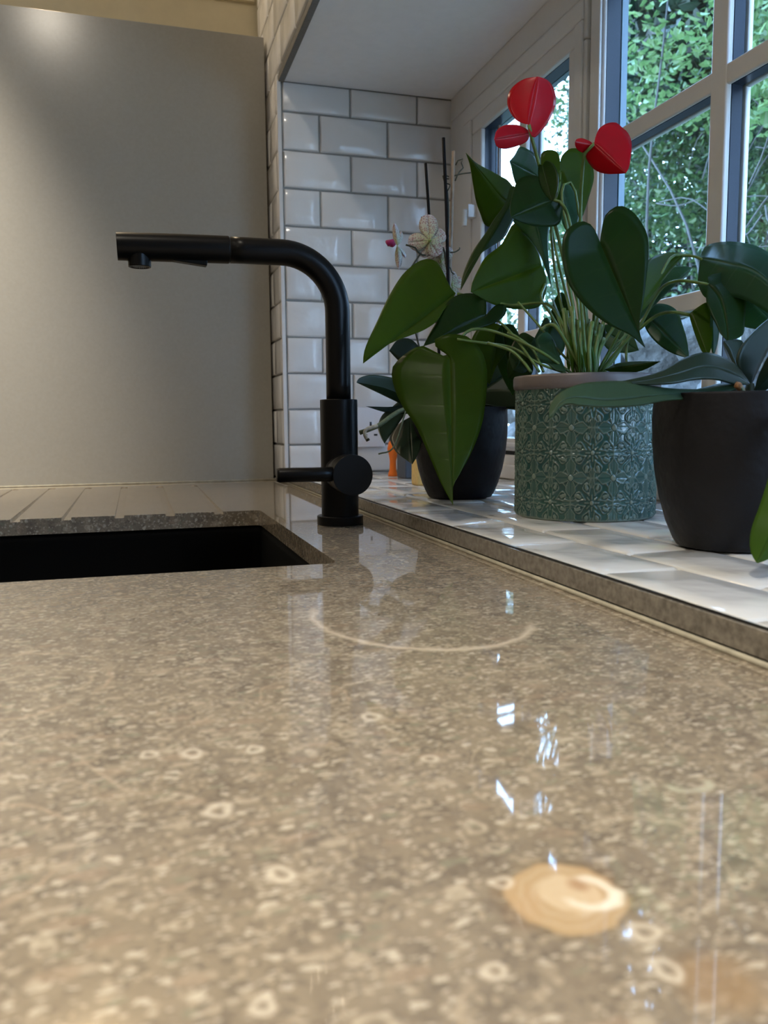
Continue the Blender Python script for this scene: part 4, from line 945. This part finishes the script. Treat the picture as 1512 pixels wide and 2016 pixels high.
t_ = thing('bare_branches', 'tangle of bare grey twigs inside the hedge at right', 'branches', on(1470, 760, 0, 2.1))
for i in range(34):
    a = on(rnd.uniform(1380, 1640), rnd.uniform(200, 480), 0, rnd.uniform(1.9, 2.3)); b_ = a+Vector((rnd.uniform(-.1, .1), rnd.uniform(-.35, .35), rnd.uniform(-.12, .2)))
    mb.tube(cr_spline([a, a.lerp(b_, .5)+Vector((0, 0, rnd.uniform(-.05, .05))), b_], 7), rnd.uniform(0.0012, 0.0032), 5)
o = mb.obj('twigs', M_BARK, t_, smooth=True); o['kind'] = 'stuff'
def bush_world(name, label, x0, x1, y0, y1, z0, z1, ncl, nleaf, size, R, mat, seed, group):
    rnd = random.Random(seed); mb = MB(); cs = []
    for _ in range(ncl):
        c = Vector((rnd.uniform(x0, x1), rnd.uniform(y0, y1), rnd.uniform(z0, z1))); cs.append(c); clump(mb, c, R*rnd.uniform(0.7, 1.3), nleaf, size, rnd)
    cx, cy = (x0+x1)/2, (y0+y1)/2
    t_ = thing(name, label, 'tree', (cx, cy, -0.9), group)
    f = mb.obj('foliage', mat, t_, smooth=False); f['kind'] = 'stuff'
    mesh_obj('trunk', *tube_vf([(cx, cy, -0.9), (cx+0.05, cy, 0.5), (cx, cy+0.05, z1-0.3)], [0.09, 0.07, 0.03], 10), M_BARK, t_)
bush_world('garden_tree', 'dark evergreen tree close beside the near end of the window', 1.7, 2.6, -1.2, 1.5, -0.3, 3.4, 300, 80, 0.09, 0.26, M_G2, 21, 'garden trees')
bush_world('garden_tree', 'dark evergreen tree rising above the hedge outside', 2.3, 3.3, 1.2, 3.6, 1.6, 4.0, 430, 90, 0.09, 0.28, M_G2, 22, 'garden trees')
# garden ground and stone wall
g_ = MB().box(0.72, 9, -3, 12, -0.95, -0.9).obj('garden_ground', simple('lawn_soil', (0.05, 0.08, 0.035), 0.9, nscale=8, nvar=0.4)); struct(g_)
M_ROCK = simple('garden_rock', (0.038, 0.038, 0.036), 0.9, nscale=25, nvar=0.5, bmp=1.0, bdist=0.02)
rk = thing('stone_wall', 'low rough grey stone wall outside behind the pots', 'stone wall', (1.9, 2.3, -0.9))
rnd = random.Random(9)
def rock(c, s):
    bm = bmesh.new(); bmesh.ops.create_icosphere(bm, subdivisions=3, radius=1)
    ph = rnd.uniform(0, 9)
    for v in bm.verts:
        k = 1+0.16*math.sin(v.co.x*3.1+ph)+0.13*math.sin(v.co.y*4.3+ph*2)+0.1*math.sin(v.co.z*5+ph)
        v.co = Vector((v.co.x*s[0]*k, v.co.y*s[1]*k, v.co.z*s[2]*k))+c
    me = bpy.data.meshes.new('stone'); bm.to_mesh(me); bm.free(); me.materials.append(M_ROCK); me.polygons.foreach_set('use_smooth', [True]*len(me.polygons))
    o = bpy.data.objects.new('stone', me); COL.objects.link(o); setp(o, rk)
for i in range(9):
    for j in range(7):
        rock(Vector((1.95+rnd.uniform(-.05, .05), 1.15+i*0.34+(0.17 if j % 2 else 0)+rnd.uniform(-.03, .03), -0.80+j*0.2)), (0.14, 0.18, 0.115))
